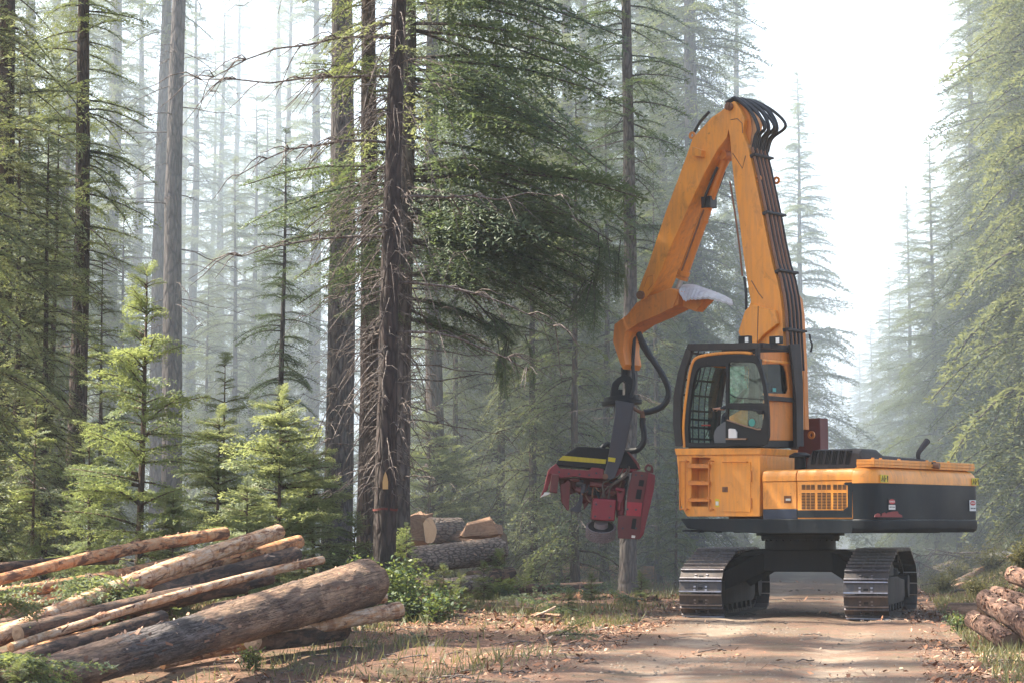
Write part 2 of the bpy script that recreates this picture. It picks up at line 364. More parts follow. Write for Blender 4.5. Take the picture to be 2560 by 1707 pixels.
# ------------------------------------------------------------------ tree kinds
def kind(key, *a, **k): PROTO[key] = tree_meshes(key, *a, **k)
big = dict(leaf=.105, lw=.018, step=.044, sec=.085)
kind('fir_a', 11, 31, 1.0, 3.3, .34, .62, 5, 'needle_mid', droop=(.25, .55), hang=.5, sparse=.12, **big)
kind('fir_b', 12, 29, 1.4, 3.0, .31, .60, 5, 'needle_olive', droop=(.3, .6), hang=.65, sparse=.12, **big)
kind('fir_c', 13, 33, .8, 3.4, .36, .66, 5, 'needle_olive', droop=(.25, .55), hang=.6, sparse=.12, **big)
kind('pale_fir', 14, 29, 1.2, 5.6, .26, .56, 6, 'needle_mid', droop=(.25, .5), hang=.5, sparse=.15, shape=.9, **big)
kind('wall_a', 15, 31, .6, 3.6, .32, .48, 6, 'needle_olive', droop=(.35, .7), hang=.8, sparse=.05, **big)
kind('wall_b', 16, 33, .6, 3.4, .32, .48, 6, 'needle_mid', droop=(.35, .7), hang=.75, sparse=.05, **big)
kind('forest_a', 21, 32, 8.5, 2.5, .30, .55, 5, 'needle_mid', 'bark_brown', (2.2, 11), 42, sparse=.2)
kind('forest_b', 22, 30, 10., 2.3, .25, .55, 5, 'needle_dark', 'bark_grey', (3, 13), 36, sparse=.25)
kind('forest_c', 23, 31, 6.5, 2.6, .28, .55, 5, 'needle_olive', 'bark_brown', (2, 9), 30, sparse=.25)
kind('bare_a', 31, 34, 16., 2.4, .37, .6, 5, 'needle_mid', 'bark_grey', (4, 16), 22, sparse=.25, deadL=(.8, 2.6))
kind('bare_b', 32, 33, 17., 2.2, .29, .6, 5, 'needle_mid', 'bark_grey', (3.5, 17), 30, sparse=.25, lean=(.002, 0))
kind('mid_a', 41, 13, .8, 2.1, .12, .42, 5, 'needle_olive', 'bark_brown', (.8, 4), 12, sparse=.2, hang=.6, droop=(.3, .7))
kind('mid_b', 42, 11, .5, 1.9, .10, .40, 5, 'needle_mid', 'bark_brown', (.6, 3), 10, sparse=.25, hang=.6, droop=(.3, .7))
kind('mid_c', 43, 15, 1.2, 2.3, .14, .46, 5, 'needle_dark', 'bark_grey', (1, 6), 16, sparse=.2, hang=.5, droop=(.3, .6))
sk = dict(leaf=.072, lw=.013, step=.030, sec=.055)
kind('sapling_a', 51, 5.8, .35, 1.75, .075, .33, 5, 'needle_young', 'bark_young', hang=.35, droop=(.02, .3), shape=.85, belly=.2, pbot=.05, ptop=.7, **sk)
kind('sapling_b', 52, 3.8, .25, 1.6, .05, .27, 6, 'needle_pale', 'bark_young', hang=.12, droop=(-.05, .15), shape=.7, belly=.2, pbot=.0, ptop=.35, **sk)
kind('sapling_c', 53, 5.2, .8, 1.15, .055, .34, 4, 'needle_mid', 'bark_young', (.4, 1.5), 5, hang=.25, droop=(.1, .4), shape=.8, sparse=.1, **sk)
kind('seedling_a', 54, 1.3, .08, .5, .02, .14, 5, 'needle_young', 'bark_young', hang=.1, droop=(-.05, .15), pbot=.15, leaf=.05, lw=.014, step=.03, sec=.05)
kind('seedling_b', 55, 1.7, .1, .6, .022, .17, 5, 'needle_mid', 'bark_young', hang=.2, droop=(.0, .3), pbot=.1, leaf=.055, lw=.015, step=.03, sec=.055)

# the marked pine and its one-sided neighbour are one of a kind
def marked_pine():
    rng = np.random.default_rng(61); tv, tq, ctr, rad = trunk_np(23, .205, rng, (.022, 0), 18, 1.15, wob=.03)
    dl = []
    for i in range(300):
        zz = rng.uniform(2.0, 13.5); az = rng.uniform(0, 6.283) if i % 3 else rng.normal(3.14, .8); L = rng.uniform(.3, 1.7) if zz > 4 else rng.uniform(.2, .9)
        dl += dead_limb(rng, ctr(zz), az, L, rng.uniform(-.1, .35), rng.uniform(.45, 1.6), rng.uniform(.007, .018), rng.integers(3, 8))
    for zz, az, L in ((10.2, R(185), 3.2), (9.5, R(178), 3.4), (8.3, R(190), 2.8), (7.3, R(-8), 2.9), (4.9, R(-20), 2.6), (5.8, R(12), 3.0), (6.6, R(200), 2.6), (11.6, R(170), 3.)):
        dl += dead_limb(rng, ctr(zz), az, L, rng.uniform(.0, .12), rng.uniform(.2, .45), .03, 14)
    c = Crown(); sp = [spray(rng, 2.0, width=.38, droop=.5, hang=.6, leaf=.11) for _ in range(3)]
    for i in range(34):
        z = rng.uniform(8.6, 22); c.branch(sp[i % 3], ctr(z), rng.uniform(0, 6.3), rng.uniform(-.2, .2), rng.uniform(.4, .8), .015)
    return {'trunk': (np_mesh('pine_trunk', *join([(tv, tq)] + c.w), smooth=True), 'bark_dark'), 'crown': (np_mesh('pine_crown', *c.leaves()), 'needle_olive'),
            'dead_limbs': (np_mesh('pine_dead_limbs', *join(dl), smooth=True), 'deadwood')}
def lopsided_fir():
    rng = np.random.default_rng(62); tv, tq, ctr, rad = trunk_np(27, .24, rng, (0.004, 0), 16, 1.2); c = Crown()
    sp = [spray(rng, 3.0, width=.30, droop=rng.uniform(.12, .32), hang=.75, leaf=.078, lw=.0125, step=.034, sec=.055, lift=.05) for _ in range(5)]
    for i in range(118):
        z = rng.uniform(6.6, 21) if i < 96 else rng.uniform(5.4, 8.5); az = rng.normal(0, .62) if i < 90 else rng.uniform(0, 6.28)
        L = min(rng.uniform(3.2, 5.4), 1.0 + (z - 5) * 1.4) * (.75 if abs(az) > .8 else 1); c.branch(sp[i % 5], ctr(z), az, rng.uniform(-.22, .18), L / 3., .035, rng.normal(0, .3))
    for z, L in ((7.0, 4.1), (7.4, 3.7), (5.5, 1.9), (5.9, 2.5)):     # heavy hanging boughs at the right
        for k in range(3): c.branch(sp[k], ctr(z), rng.normal(.0, .2), rng.uniform(-.25, .0), L / 3., .03, rng.normal(0, .3))
    for tz, base in ((8.2, (4.05, -.1, 6.95)), (7.5, (3.75, .1, 6.35)), (6.3, (2.05, 0, 5.05))):
        b0 = ctr(tz); t5 = np.linspace(0, 1, 9)[:, None]; c.w.append(tube_np(b0 * (1 - t5) + np.array(base) * t5 + np.array([0, 0, .55]) * np.sin(t5 * math.pi) * (1 - t5 * .2), np.linspace(.04, .014, 9), 6))
        for k in range(10): c.branch(sp[k % 5], b0 + (np.array(base) - b0) * rng.uniform(.35, 1.) + [0, 0, .3], rng.normal(0, .9), rng.uniform(-.9, -.2), rng.uniform(.22, .4), .012)
    for base, n in (((4.05, -.1, 6.9), 7), ((3.75, .1, 6.3), 6), ((2.05, 0, 5.0), 8)):
        for k in range(n): c.branch(sp[k % 5], np.array(base) + rng.normal(0, .12, 3), rng.uniform(0, 6.3), R(rng.uniform(-85, -55)), rng.uniform(.28, .42), .012)
    dl = []
    for i in range(46): dl += dead_limb(rng, ctr(rng.uniform(2, 9)), rng.normal(0, 1.4), rng.uniform(.6, 2.4), .05, rng.uniform(.1, .6), .018, 5)
    return {'trunk': (np_mesh('lopsided_trunk', *join([(tv, tq)] + c.w), smooth=True), 'bark_grey'), 'crown': (np_mesh('lopsided_crown', *c.leaves()), 'needle_dark'),
            'dead_limbs': (np_mesh('lopsided_dead_limbs', *join(dl), smooth=True), 'deadwood')}
for fn, key in ((marked_pine, 'pine'), (lopsided_fir, 'lopsided')):
    PROTO[key] = fn()
    for me, m in PROTO[key].values(): me.materials.append(M[m])
def broadleaf(key, seed, H, n=26, leaf=.06):
    rng = np.random.default_rng(seed); tubes, quads = [], []
    for i in range(n):
        a = rng.uniform(0, 6.283); out = rng.uniform(.15, .75) * H; h = H * rng.uniform(.45, 1.05); t = np.linspace(0, 1, 7)
        p = np.stack([np.cos(a) * out * t ** 1.3, np.sin(a) * out * t ** 1.3, h * (t - .18 * t ** 2)], -1) + rng.normal(0, .02, (7, 3)) * t[:, None]
        tubes.append(tube_np(p, np.linspace(.011, .003, 7), 4)); m = int(60 * H / 1.1 + 12); s = rng.uniform(.2, 1, m)
        q = np.stack([np.interp(s, t, p[:, k]) for k in range(3)], -1) + rng.normal(0, .075, (m, 3))
        d = rng.normal(0, 1, (m, 3)); d[:, 2] = d[:, 2] * .5 + .1; d /= np.linalg.norm(d, axis=1)[:, None]; w = np.cross(d, rng.normal(0, .6, (m, 3)) + [0, 0, 1]); w /= np.linalg.norm(w, axis=1)[:, None]
        l = leaf * rng.uniform(.6, 1.3, m)[:, None]; w *= l * .30; quads.append(np.stack([q, q + d * l * .5 + w, q + d * l, q + d * l * .5 - w], 1))
    v = np.concatenate(quads).reshape(-1, 3)
    PROTO[key] = {'stems': (np_mesh(key + '_stems', *join(tubes)), 'bark_young'), 'leaves': (np_mesh(key + '_leaves', v, np.arange(len(v)).reshape(-1, 4)), 'leaf')}
    for me, m in PROTO[key].values(): me.materials.append(M[m])
broadleaf('shrub_a', 71, 1.25, 40, .075); broadleaf('shrub_b', 72, .8, 30, .07); broadleaf('shrub_c', 73, .45, 18, .06)
PROTO['shrub_d'] = {k_: (me_.copy(), m_) for k_, (me_, m_) in PROTO['shrub_b'].items()}
PROTO['shrub_d']['leaves'][0].materials.clear(); PROTO['shrub_d']['leaves'][0].materials.append(M['dry_leaf'])

# ------------------------------------------------------------------ the trees one can single out
p = plant('pine_tree', 'pine', at(957, 1250, 35.0), 'dark pine with a pale blaze and a red paint band low on its trunk', rot=0)
blz = MB(); px_, pz_ = 0, 2.28
V_ = [(math.cos(a) * .047 * (1 if z < .1 else .55), z) for a, z in ((math.pi, -.13), (0, -.13), (0, .0), (0.0, .11), (math.pi / 2, .17), (math.pi, .11), (math.pi, 0))]
blz.loft([[(x + .058, -.245, z + pz_) for x, z in V_], [(x + .058, -.18, z + pz_) for x, z in V_]])
blz.build('axe_blaze', plain('fresh_wood', (.55, .34, .14), .8), p)
bd = MB(); ctrx = .022 * 2.0
bd.loft([[(ctrx + .222 * math.cos(a), .222 * math.sin(a), 1.78 + dz + .012 * math.sin(3 * a)) for a in np.linspace(0, 2 * math.pi, 28, endpoint=False)] for dz in (0, .038)], caps=False)
bd.build('paint_band', plain('red_tree_paint', (.11, .022, .016), .9), p)
plant('conifer_tree', 'lopsided', at(1003, 900, 38.), 'conifer right behind the blazed pine whose heavy dark boughs all hang to the right', rot=0)
plant('conifer_tree', 'forest_a', at(920, 1000, 42.), 'trunk bristling with dead twigs just left of the blazed pine', scale=.82, rot=1.2)
plant('conifer_tree', 'bare_a', at(850, 900, 47.), 'thickest grey trunk, straight and bare, left of the blazed pine', rot=.4)
plant('conifer_tree', 'forest_c', at(1082, 900, 53.), 'mid brown trunk right of the blazed pine with a pale green sapling before it', scale=.95, rot=2.)
plant('conifer_tree', 'bare_a', at(1243, 1150, 73.), 'pale wide trunk in the smoke left of the harvester head, left of two', rot=3.)
plant('conifer_tree', 'bare_b', at(1310, 1150, 76.), 'pale trunk in the smoke left of the harvester head, right of two', scale=1.1, rot=5.)
plant('conifer_tree', 'forest_b', at(1572, 750, 48.), 'dark straight trunk behind the harvester head and the arm elbow', rot=2.2, scale=.85)
plant('conifer_tree', 'forest_b', at(1664, 850, 64.), 'slim trunk between the hanging hose and the cab front', rot=4.2, scale=.9)
plant('conifer_tree', 'bare_b', at(436, 500, 52.), 'tall bare grey trunk, larger of the touching pair at upper left', rot=0, scale=1.0)
plant('conifer_tree', 'bare_b', at(403, 500, 59.), 'thinner bare trunk touching the left side of a larger one at upper left', rot=0, scale=.95)
plant('conifer_tree', 'forest_a', at(203, 500, 46.), 'dark trunk with spreading boughs left of the bare trunk pair', rot=.3, scale=.8)
plant('conifer_tree', 'forest_c', at(8, 300, 41.), 'dark trunk cut by the left edge of the picture', rot=1.)
plant('conifer_tree', 'mid_c', at(705, 900, 47.), 'young dark fir with open branches left of the thickest grey trunk', scale=.72, rot=.8)
for i, (px, Y, key, sc) in enumerate([(586, 98, 'bare_b', .95), (480, 80, 'fir_b', .85), (785, 76, 'fir_a', .9), (160, 60, 'fir_b', .9), (60, 64, 'fir_a', .95), (275, 68, 'fir_c', .9), (340, 78, 'fir_b', .9), (548, 88, 'fir_a', .8), (632, 76, 'mid_c', 1.2), (690, 92, 'fir_c', .9), (452, 98, 'fir_c', .85), (585, 70, 'mid_a', 1.1), (660, 82, 'fir_a', .6), (520, 72, 'mid_b', 1.),  (606, 106, 'bare_b', .7), (268, 82, 'forest_b', 1), (528, 92, 'forest_b', .8), (718, 86, 'forest_c', .9), (120, 70, 'forest_a', 1.), (665, 122, 'fir_b', .8),
                                       (560, 138, 'fir_c', .85), (330, 105, 'fir_b', .9), (760, 120, 'fir_a', .9), (630, 140, 'fir_c', .95), (240, 125, 'fir_c', .9), (40, 100, 'fir_b', 1.), (150, 112, 'fir_a', .95), (690, 150, 'fir_b', 1.)]):
    plant('conifer_tree', key, at(px, 900, Y), 'pale conifer far back in the smoke left of the blazed pine', group='conifers fading into the smoke on the left', scale=sc)
for px, Y, key, sc, lb in [(1160, 66, 'fir_b', .8, None), (1420, 60, 'fir_a', .85, None), (1500, 75, 'fir_c', .85, None), (1350, 90, 'fir_b', .9, None), (1010, 85, 'forest_c', .9, None), (1100, 100, 'fir_a', .9, None), (1230, 110, 'fir_c', .9, None),
                            (940, 115, 'fir_b', .9, None), (1125, 68, 'fir_a', .9, None), (1195, 74, 'fir_c', .9, None), (1345, 72, 'fir_a', .95, None), (1465, 68, 'fir_b', .95, None), (1605, 74, 'fir_c', .9, None), (1450, 105, 'fir_a', 1, None), (1580, 90, 'fir_b', 1, None), (1330, 62, 'forest_c', .85, None)]:
    plant('conifer_tree', key, at(px, 900, Y), 'hazy conifer behind the harvester head, one of many in that stretch of forest', group='hazy conifers behind the harvester head', scale=sc)
for px, Y, key, sc, lb in [(1735, 62, 'wall_b', 1.0, 'tall full fir rising right behind the boom and the arm'), (1640, 68, 'wall_a', 1.0, 'mossy fir behind the arm, left of the tall full fir'), (1850, 80, 'fir_a', .85, 'blue green fir behind the boom top with its edge against the white sky'),
                            (2003, 86, 'pale_fir', .74, 'pale pointed fir standing alone against white sky right of the boom'), (1935, 118, 'fir_c', .68, 'very faint fir between the boom and the pale pointed fir'),
                            (2655, 53, 'wall_a', 1.08, 'tall sunlit fir cut by the right edge of the picture'), (2545, 61, 'wall_b', 1.0, 'sunlit mossy fir, nearest wholly seen crown on the right of the road'), (2440, 70, 'wall_a', .72, 'green fir behind the counterweight, left of the sunlit mossy fir'),
                            (2335, 76, 'pale_fir', .56, 'hazy fir above the exhaust pipe on the right of the road'), (2275, 92, 'pale_fir', .60, 'pale fir on the right of the road, left of the hazy one'), (2225, 112, 'pale_fir', .56, 'faint fir in the smoke where the road ends'),
                            (2200, 165, 'fir_a', .7, 'faintest fir at the far end of the road gap')]:
    plant('conifer_tree', key, at(px, 900, Y), lb, scale=sc)
for px, Y, key, sc in [(2720, 64, 'wall_b', 1), (2590, 68, 'wall_b', .95), (2495, 74, 'wall_a', .8), (2660, 72, 'wall_a', 1.), (2385, 84, 'pale_fir', .6), (2600, 76, 'wall_a', 1), (2520, 84, 'wall_b', .85), (2450, 92, 'fir_b', .75), (2400, 98, 'pale_fir', .62), (2520, 100, 'fir_b', 1), (2330, 130, 'pale_fir', .62), (2290, 170, 'pale_fir', .62), (2420, 140, 'fir_c', .8)]:
    plant('conifer_tree', key, at(px, 900, Y), 'conifer in the back rows of the wood on the right of the road', group='back rows on the right of the road', scale=sc)
for px, Y, key, sc in [(2180, 122, 'pale_fir', .50), (2150, 140, 'pale_fir', .50), (2105, 155, 'pale_fir', .46), (2255, 128, 'pale_fir', .62), (2150, 210, 'fir_c', .6), (2090, 190, 'fir_a', .6), (2040, 150, 'fir_b', .6), (1900, 150, 'fir_a', .8), (1820, 110, 'fir_c', .9), (1750, 130, 'fir_b', .9), (1690, 100, 'fir_a', .9)]:
    plant('conifer_tree', key, at(px, 1000, Y), 'faded conifer beyond the excavator, barely darker than the sky', group='faded conifers beyond the excavator', scale=sc)
for px, Y, key, sc in [(60, 48, 'mid_a', 1), (35, 40.5, 'mid_a', .8), (125, 44, 'mid_b', .95), (-30, 38.5, 'mid_b', .9), (150, 54, 'mid_c', 1.), (110, 41, 'mid_a', .75), (300, 60, 'mid_b', 1), (-20, 44, 'mid_c', .9), (60, 52, 'mid_b', .9), (250, 47, 'mid_b', .7)]:
    plant('understorey_fir', key, at(px, 1100, Y), 'half grown fir with drooping boughs in the shade at left', cat='tree', group='half grown firs in the left wood', scale=sc)
for px, Y, key, sc in [(1335, 50.5, 'mid_a', 1.0), (1440, 49.5, 'mid_b', 1.15), (1255, 53, 'mid_a', 1.1), (1515, 55, 'mid_a', 1.05), (1135, 54, 'mid_b', 1.05), (1640, 57, 'mid_b', 1.1), (1385, 55, 'mid_a', 1.2),(1150, 61, 'mid_a', .95), (1210, 64, 'mid_c', .9), (1290, 66, 'mid_a', .95), (1370, 66, 'mid_c', 1.), (1440, 60, 'mid_a', 1.), (1500, 68, 'mid_b', 1), (1620, 62, 'mid_a', 1.), (1690, 66, 'mid_a', 1.1), (985, 58, 'mid_a', .9)]:
    plant('understorey_fir', key, at(px, 1100, Y), 'half grown mossy fir in the forest edge behind the harvester head', cat='tree', group='half grown firs in the forest edge', scale=sc)
for px, Y, key, sc, lb in [(352, 34.0, 'sapling_a', 1.02, 'tallest young fir, bright green and pointed, behind the log pile'), (690, 36.0, 'sapling_b', 1.05, 'broad sunlit young fir with flat tiers behind the log pile'), (538, 38., 'sapling_b', .95, 'smaller young fir between the tallest and the broad sunlit one'),
                            (565, 43., 'sapling_c', .95, 'slender young fir showing its bare tip behind the smaller ones'), (790, 38.5, 'sapling_b', .8, 'young fir with its tiers against the thickest grey trunk'), (620, 34.5, 'sapling_b', .62, 'low young fir right above the log ends'), (430, 33.5, 'sapling_b', .55, 'low bushy young fir at the foot of the tallest one'),
                            (225, 35., 'sapling_a', .55, 'low yellow green fir left of the tallest young fir'), (1075, 51., 'sapling_b', 1.1, 'pale green sapling before the mid brown trunk right of the blazed pine'), (1015, 36.5, 'sapling_c', .30, 'little dark fir at the foot of the blazed pine'),
                            (1390, 63., 'sapling_b', .85, 'small sunlit fir under the harvester head'), (1290, 64., 'sapling_c', .75, 'small fir left of the harvester head by the lying log'), (1690, 52., 'sapling_c', .8, 'young fir just left of the excavator deck'), (90, 33, 'sapling_c', .72, 'shaded young fir at the left edge behind the logs'), (-10, 30.5, 'sapling_c', .6, 'shaded small fir cut by the left edge')]:
    plant('young_fir', key, at(px, 1200, Y), lb, cat='young tree', scale=sc)
# near trees whose boughs reach into the picture, or only throw their shade across the road
plant('conifer_tree', 'fir_b', at(-110, 300, 30.5), 'near fir whose golden boughs hang in from the upper left corner', scale=.62)
plant('conifer_tree', 'fir_b', at(2868, 300, 27.), 'near fir of which one bough tip shows at the upper right corner', scale=.62)
for x, y, k, s_ in ((-10, 24.5, 'bare_a', .75), (-11.5, 27, 'bare_b', .75), (-9.5, 29.8, 'bare_a', .75), (-12, 21.5, 'bare_b', .7), (-10.5, 19, 'bare_a', .7), (-13, 32.5, 'bare_b', .8), (-9, 16.5, 'bare_a', .65), (-15, 23.5, 'forest_b', .9), (-17, 45, 'forest_a', .9)):
    plant('conifer_tree', k, (x, y, ground_at(x, y)), 'tall conifer beside the road, left of the picture', group='roadside trees left of the picture', scale=s_)
# shrubs and seedlings
for px, Y, key, sc, lb in [(968, 34.5, 'shrub_a', 1.05, 'large dark green shrub at the butt ends of the near log pile'), (1030, 33.8, 'shrub_b', .95, 'sunlit shrub right of the large dark green one'), (1110, 35.2, 'shrub_c', 1.3, 'low shrub on the verge before the middle log stack'),
                            (925, 36.4, 'shrub_a', 1.05, 'shrub half hidden behind the big log butt'), (1085, 32.6, 'shrub_c', 1.3, 'small leafy shrub nearest the road edge on the left'), (640, 25.0, 'shrub_c', .7, 'little bright green plant in the shade under the big log')]:
    plant('shrub', key, at(px, 1450, Y), lb, cat='shrub', scale=sc)
for px, Y, key, sc in [(1150, 36.5, 'seedling_b', .4), (1250, 45, 'seedling_a', .8), (1330, 48, 'seedling_a', .5), (1210, 41, 'seedling_b', .5), (1420, 38, 'seedling_a', .35), (1480, 41, 'seedling_b', .35), (880, 36, 'seedling_b', 1.), (1010, 37, 'seedling_a', 1.1), (1110, 37, 'seedling_b', .5), (1600, 45, 'seedling_a', .5)]:
    plant('fir_seedling', key, at(px, 1450, Y), 'knee high fir seedling on the verge left of the excavator', cat='seedling', group='fir seedlings on the left verge', scale=sc)
for px, Y, key, sc in [(2500, 38, 'shrub_d', .6), (2440, 42, 'shrub_d', .7), (2540, 33, 'shrub_c', .8), (2360, 48, 'shrub_d', .8), (2480, 50, 'shrub_d', 1.), (2560, 45, 'shrub_d', 1.), (2400, 52, 'shrub_d', .9), (2330, 58, 'shrub_d', .8), (2520, 56, 'shrub_d', 1.1), (2420, 58, 'shrub_d', 1.1), (2540, 60, 'shrub_d', 1.4), (2300, 70, 'shrub_b', 1.), (2395, 30, 'shrub_c', .7)]:
    plant('bank_shrub', key, at(px, 1450, Y), 'low scrubby shrub on the sunlit bank right of the road', cat='shrub', group='scrub on the right bank', scale=sc)
for px, Y, key, sc, lb in [(45, 18.9, 'seedling_b', .40, 'fir twig sticking up at the lower left corner'), (150, 18.6, 'seedling_a', .3, 'small green sprig beside the lower left corner')]:
    plant('fir_seedling', key, at(px, 1650, Y), lb, cat='seedling', scale=sc)

# ------------------------------------------------------------------ uncountable ground cover
def scatter(n, seed, region, ok):
    rng = np.random.default_rng(seed); x = rng.uniform(region[0], region[1], n); y = region[2] + (region[3] - region[2]) * rng.random(n) ** 1.5
    m = ok(x, y, x - xc(y), rng); x, y = x[m], y[m]; z = np.where(np.abs(x - xc(y)) < 2.8, np.maximum(gz(x, y), rz(x, y)), gz(x, y)); return x, y, z, rng
x, y, z, rng = scatter(130000, 81, (-9, 14, 17, 62), lambda x, y, d, r: (np.abs(d) > 2.6) & (fbm(x, y, .9) + r.normal(0, .35, len(x)) > np.where(d < 0, np.where(y < 27, .75, .3), -.25)))
n = len(x); h = rng.uniform(.06, .20, n); a = rng.uniform(0, 6.28, n); w = .006 * (1 + y / 40)
tip = np.stack([x + rng.normal(0, .06, n), y + rng.normal(0, .06, n), z + h], -1); b = np.stack([x, y, z - .01], -1); s_ = np.stack([np.cos(a) * w, np.sin(a) * w, 0 * w], -1)
v = np.stack([b - s_, b + s_, tip + s_ * .2, tip - s_ * .2], 1).reshape(-1, 3)
tag(np_obj('grass', v, np.arange(len(v)).reshape(-1, 4), M['grass']), 'short mixed green and dry grass on both verges', 'grass', kind='stuff')
def chipmat():
    t = NT('bark_chips'); r = t.n('NewGeometry').outputs['Random Per Island']
    return t.bsdf(Base_Color=t.ramp(r, [(.0, (.05, .028, .018)), (.35, (.17, .075, .04)), (.7, (.33, .15, .075)), (1., (.45, .32, .22))]), Roughness=.9)
x, y, z, rng = scatter(190000, 82, (-7, 11, 17, 60), lambda x, y, d, r: ((np.abs(d) > 1.9) | (r.random(len(x)) < .16 * (fbm(x, y, 1.7) > .3))) & (np.abs(d) < 8) & (fbm(x + 5, y, .8) + r.normal(0, .5, len(x)) > -.05))
n = len(x); a = rng.uniform(0, 6.28, n); l = np.minimum(rng.gamma(1.5, .012, n) + .006, .06); w = l * rng.uniform(.15, .6, n); c = np.stack([x, y, z + .008], -1)
u = np.stack([np.cos(a) * l, np.sin(a) * l, rng.normal(0, .35, n) * l], -1); s_ = np.stack([-np.sin(a) * w, np.cos(a) * w, rng.normal(0, .5, n) * w], -1)
c[:, 2] += np.abs(u[:, 2]) + np.abs(s_[:, 2]) * .7
v = np.stack([c - u, c + s_, c + u * rng.uniform(.6, 1.2, n)[:, None], c - s_ * rng.uniform(.4, 1, n)[:, None]], 1).reshape(-1, 3)
tag(np_obj('bark_litter', v, np.arange(len(v)).reshape(-1, 4), chipmat()), 'reddish bark chips strewn over the ground beside the road', 'litter', kind='stuff')
x, y, z, rng = scatter(1500, 83, (-7, 12, 17, 50), lambda x, y, d, r: (np.abs(d) > 2.3) | (r.random(len(x)) < .1)); tw = []
for i in range(len(x)):
    L = rng.uniform(.1, .5); a = rng.uniform(0, 6.28); t = np.linspace(-.5, .5, 4); tw.append(tube_np(np.stack([x[i] + np.cos(a) * t * L, y[i] + np.sin(a) * t * L, z[i] + .015 + .06 * L * rng.random() * (1 - 4 * t * t)], -1) + rng.normal(0, .012, (4, 3)), rng.uniform(.003, .009), 4))
tag(np_obj('twig_litter', *join(tw), M['deadwood'], smooth=True), 'thin dead twigs strewn on the ground', 'litter', kind='stuff')
x, y, z, rng = scatter(26000, 84, (-3, 10, 17, 45), lambda x, y, d, r: (np.abs(d) < 3.2) & (fbm(x, y, 1.3) + r.normal(0, .4, len(x)) > .1)); n = len(x); r_ = np.minimum(rng.gamma(1.5, .0055, n) + .004, .03)
oc = np.array([[1, 0, 0], [0, 1, 0], [-1, 0, 0], [0, -1, 0], [0, 0, .8], [0, 0, -.6]]); fc = np.array([[0, 1, 4], [1, 2, 4], [2, 3, 4], [3, 0, 4]])
v = (oc[None] * r_[:, None, None] * rng.uniform(.6, 1.3, (n, 6, 3)) + np.stack([x, y, z + r_ * .1], -1)[:, None]).reshape(-1, 3); f = (fc[None] + np.arange(n)[:, None, None] * 6).reshape(-1, 3)
t = NT('road_stones'); tag(np_obj('gravel', v, f, t.bsdf(Base_Color=t.ramp(t.n('NewGeometry').outputs['Random Per Island'], [(0, (.06, .048, .038)), (1, (.21, .165, .125))]), Roughness=.9)), 'loose small stones on the dirt road', 'gravel', kind='stuff')
# ------------------------------------------------------------------ the excavator: local x forward, y left (towards the camera), z up
AL = R(42); EC = np.array([5.26, 36.5, 0.])
_ef = np.array([-math.cos(AL), math.sin(AL), 0]); _el = np.array([-math.sin(AL), -math.cos(AL), 0])
def _loc(p): p = p - EC; return np.array([p @ _ef, p @ _el, p[2]])
def LY(px, py, y):
    d = ray(px, py); return _loc(O_ + d * ((y - (O_ - EC) @ _el) / (d @ _el)))
def LX(px, py, x):
    d = ray(px, py); return _loc(O_ + d * ((x - (O_ - EC) @ _ef) / (d @ _ef)))
def frame(x0, y0, s): return lambda p: (x0 + p[0] * s, y0 + p[1] * s)      # measuring frames on enlarged parts of the photograph
Fb, Fc, Fd, Fa, Ft = frame(1480, 220, .43357), frame(1680, 840, .1913), frame(1640, 820, .36987), frame(1340, 680, .44635), frame(1980, 1100, .21258)
def sideY(F, pts, y): return [(lambda q: (q[0], q[2]))(LY(*F(p), y)) for p in pts]      # (x, z) on the plane y
def rearX(F, pts, x): return [(lambda q: (q[1], q[2]))(LX(*F(p), x)) for p in pts]      # (y, z) on the plane x
def ring_prism(mb, outer, inner, axis, a, b):
    m = {'x': lambda p, t: (t, p[0], p[1]), 'y': lambda p, t: (p[0], t, p[1])}[axis]; n = len(outer)
    L = [[m(p, a) for p in outer], [m(p, b) for p in outer], [m(p, b) for p in inner], [m(p, a) for p in inner]]
    v = sum(L, []); f = []
    for r in range(4):
        for j in range(n): k = (j + 1) % n; s = (r + 1) % 4; f.append((r * n + j, r * n + k, s * n + k, s * n + j))
    mb.add(v, f); return mb
ORANGE = paint('orange_paint', (.84, .315, .034), (.48, .27, .13), .48, .42, scuffamt=.26)
ORANGE2 = paint('worn_orange_paint', (.66, .215, .028), (.38, .19, .08), .5, .5, scuffamt=.3)
BLACK = paint('black_paint', (.009, .010, .012), (.09, .065, .05), .14, .5, (.03, .027, .025), spec=.25)
TEAL = paint('blue_black_paint', (.006, .011, .016), (.08, .065, .055), .12, .5, (.03, .03, .03), spec=.22)
DUSTY = paint('dusty_black', (.014, .014, .016), (.14, .10, .07), .30, .7)
STEEL = paint('worn_track_steel', (.055, .053, .056), (.16, .12, .09), .8, .5, (.015, .013, .012), .25, .5, 2.)
GROUSER = paint('polished_grouser_steel', (.30, .29, .31), (.20, .155, .12), .7, .36, (.05, .04, .035), .25, .85, 2.)
RUBBER = plain('hose_rubber', (.018, .018, .020), .55)
RUST = paint('dusty_pipe', (.22, .095, .045), (.10, .07, .05), .5, .6)
MAROON = paint('maroon_paint', (.13, .026, .024), (.16, .08, .06), .4, .6)
BRIGHT = plain('bright_metal', (.62, .60, .58), .35, .8)
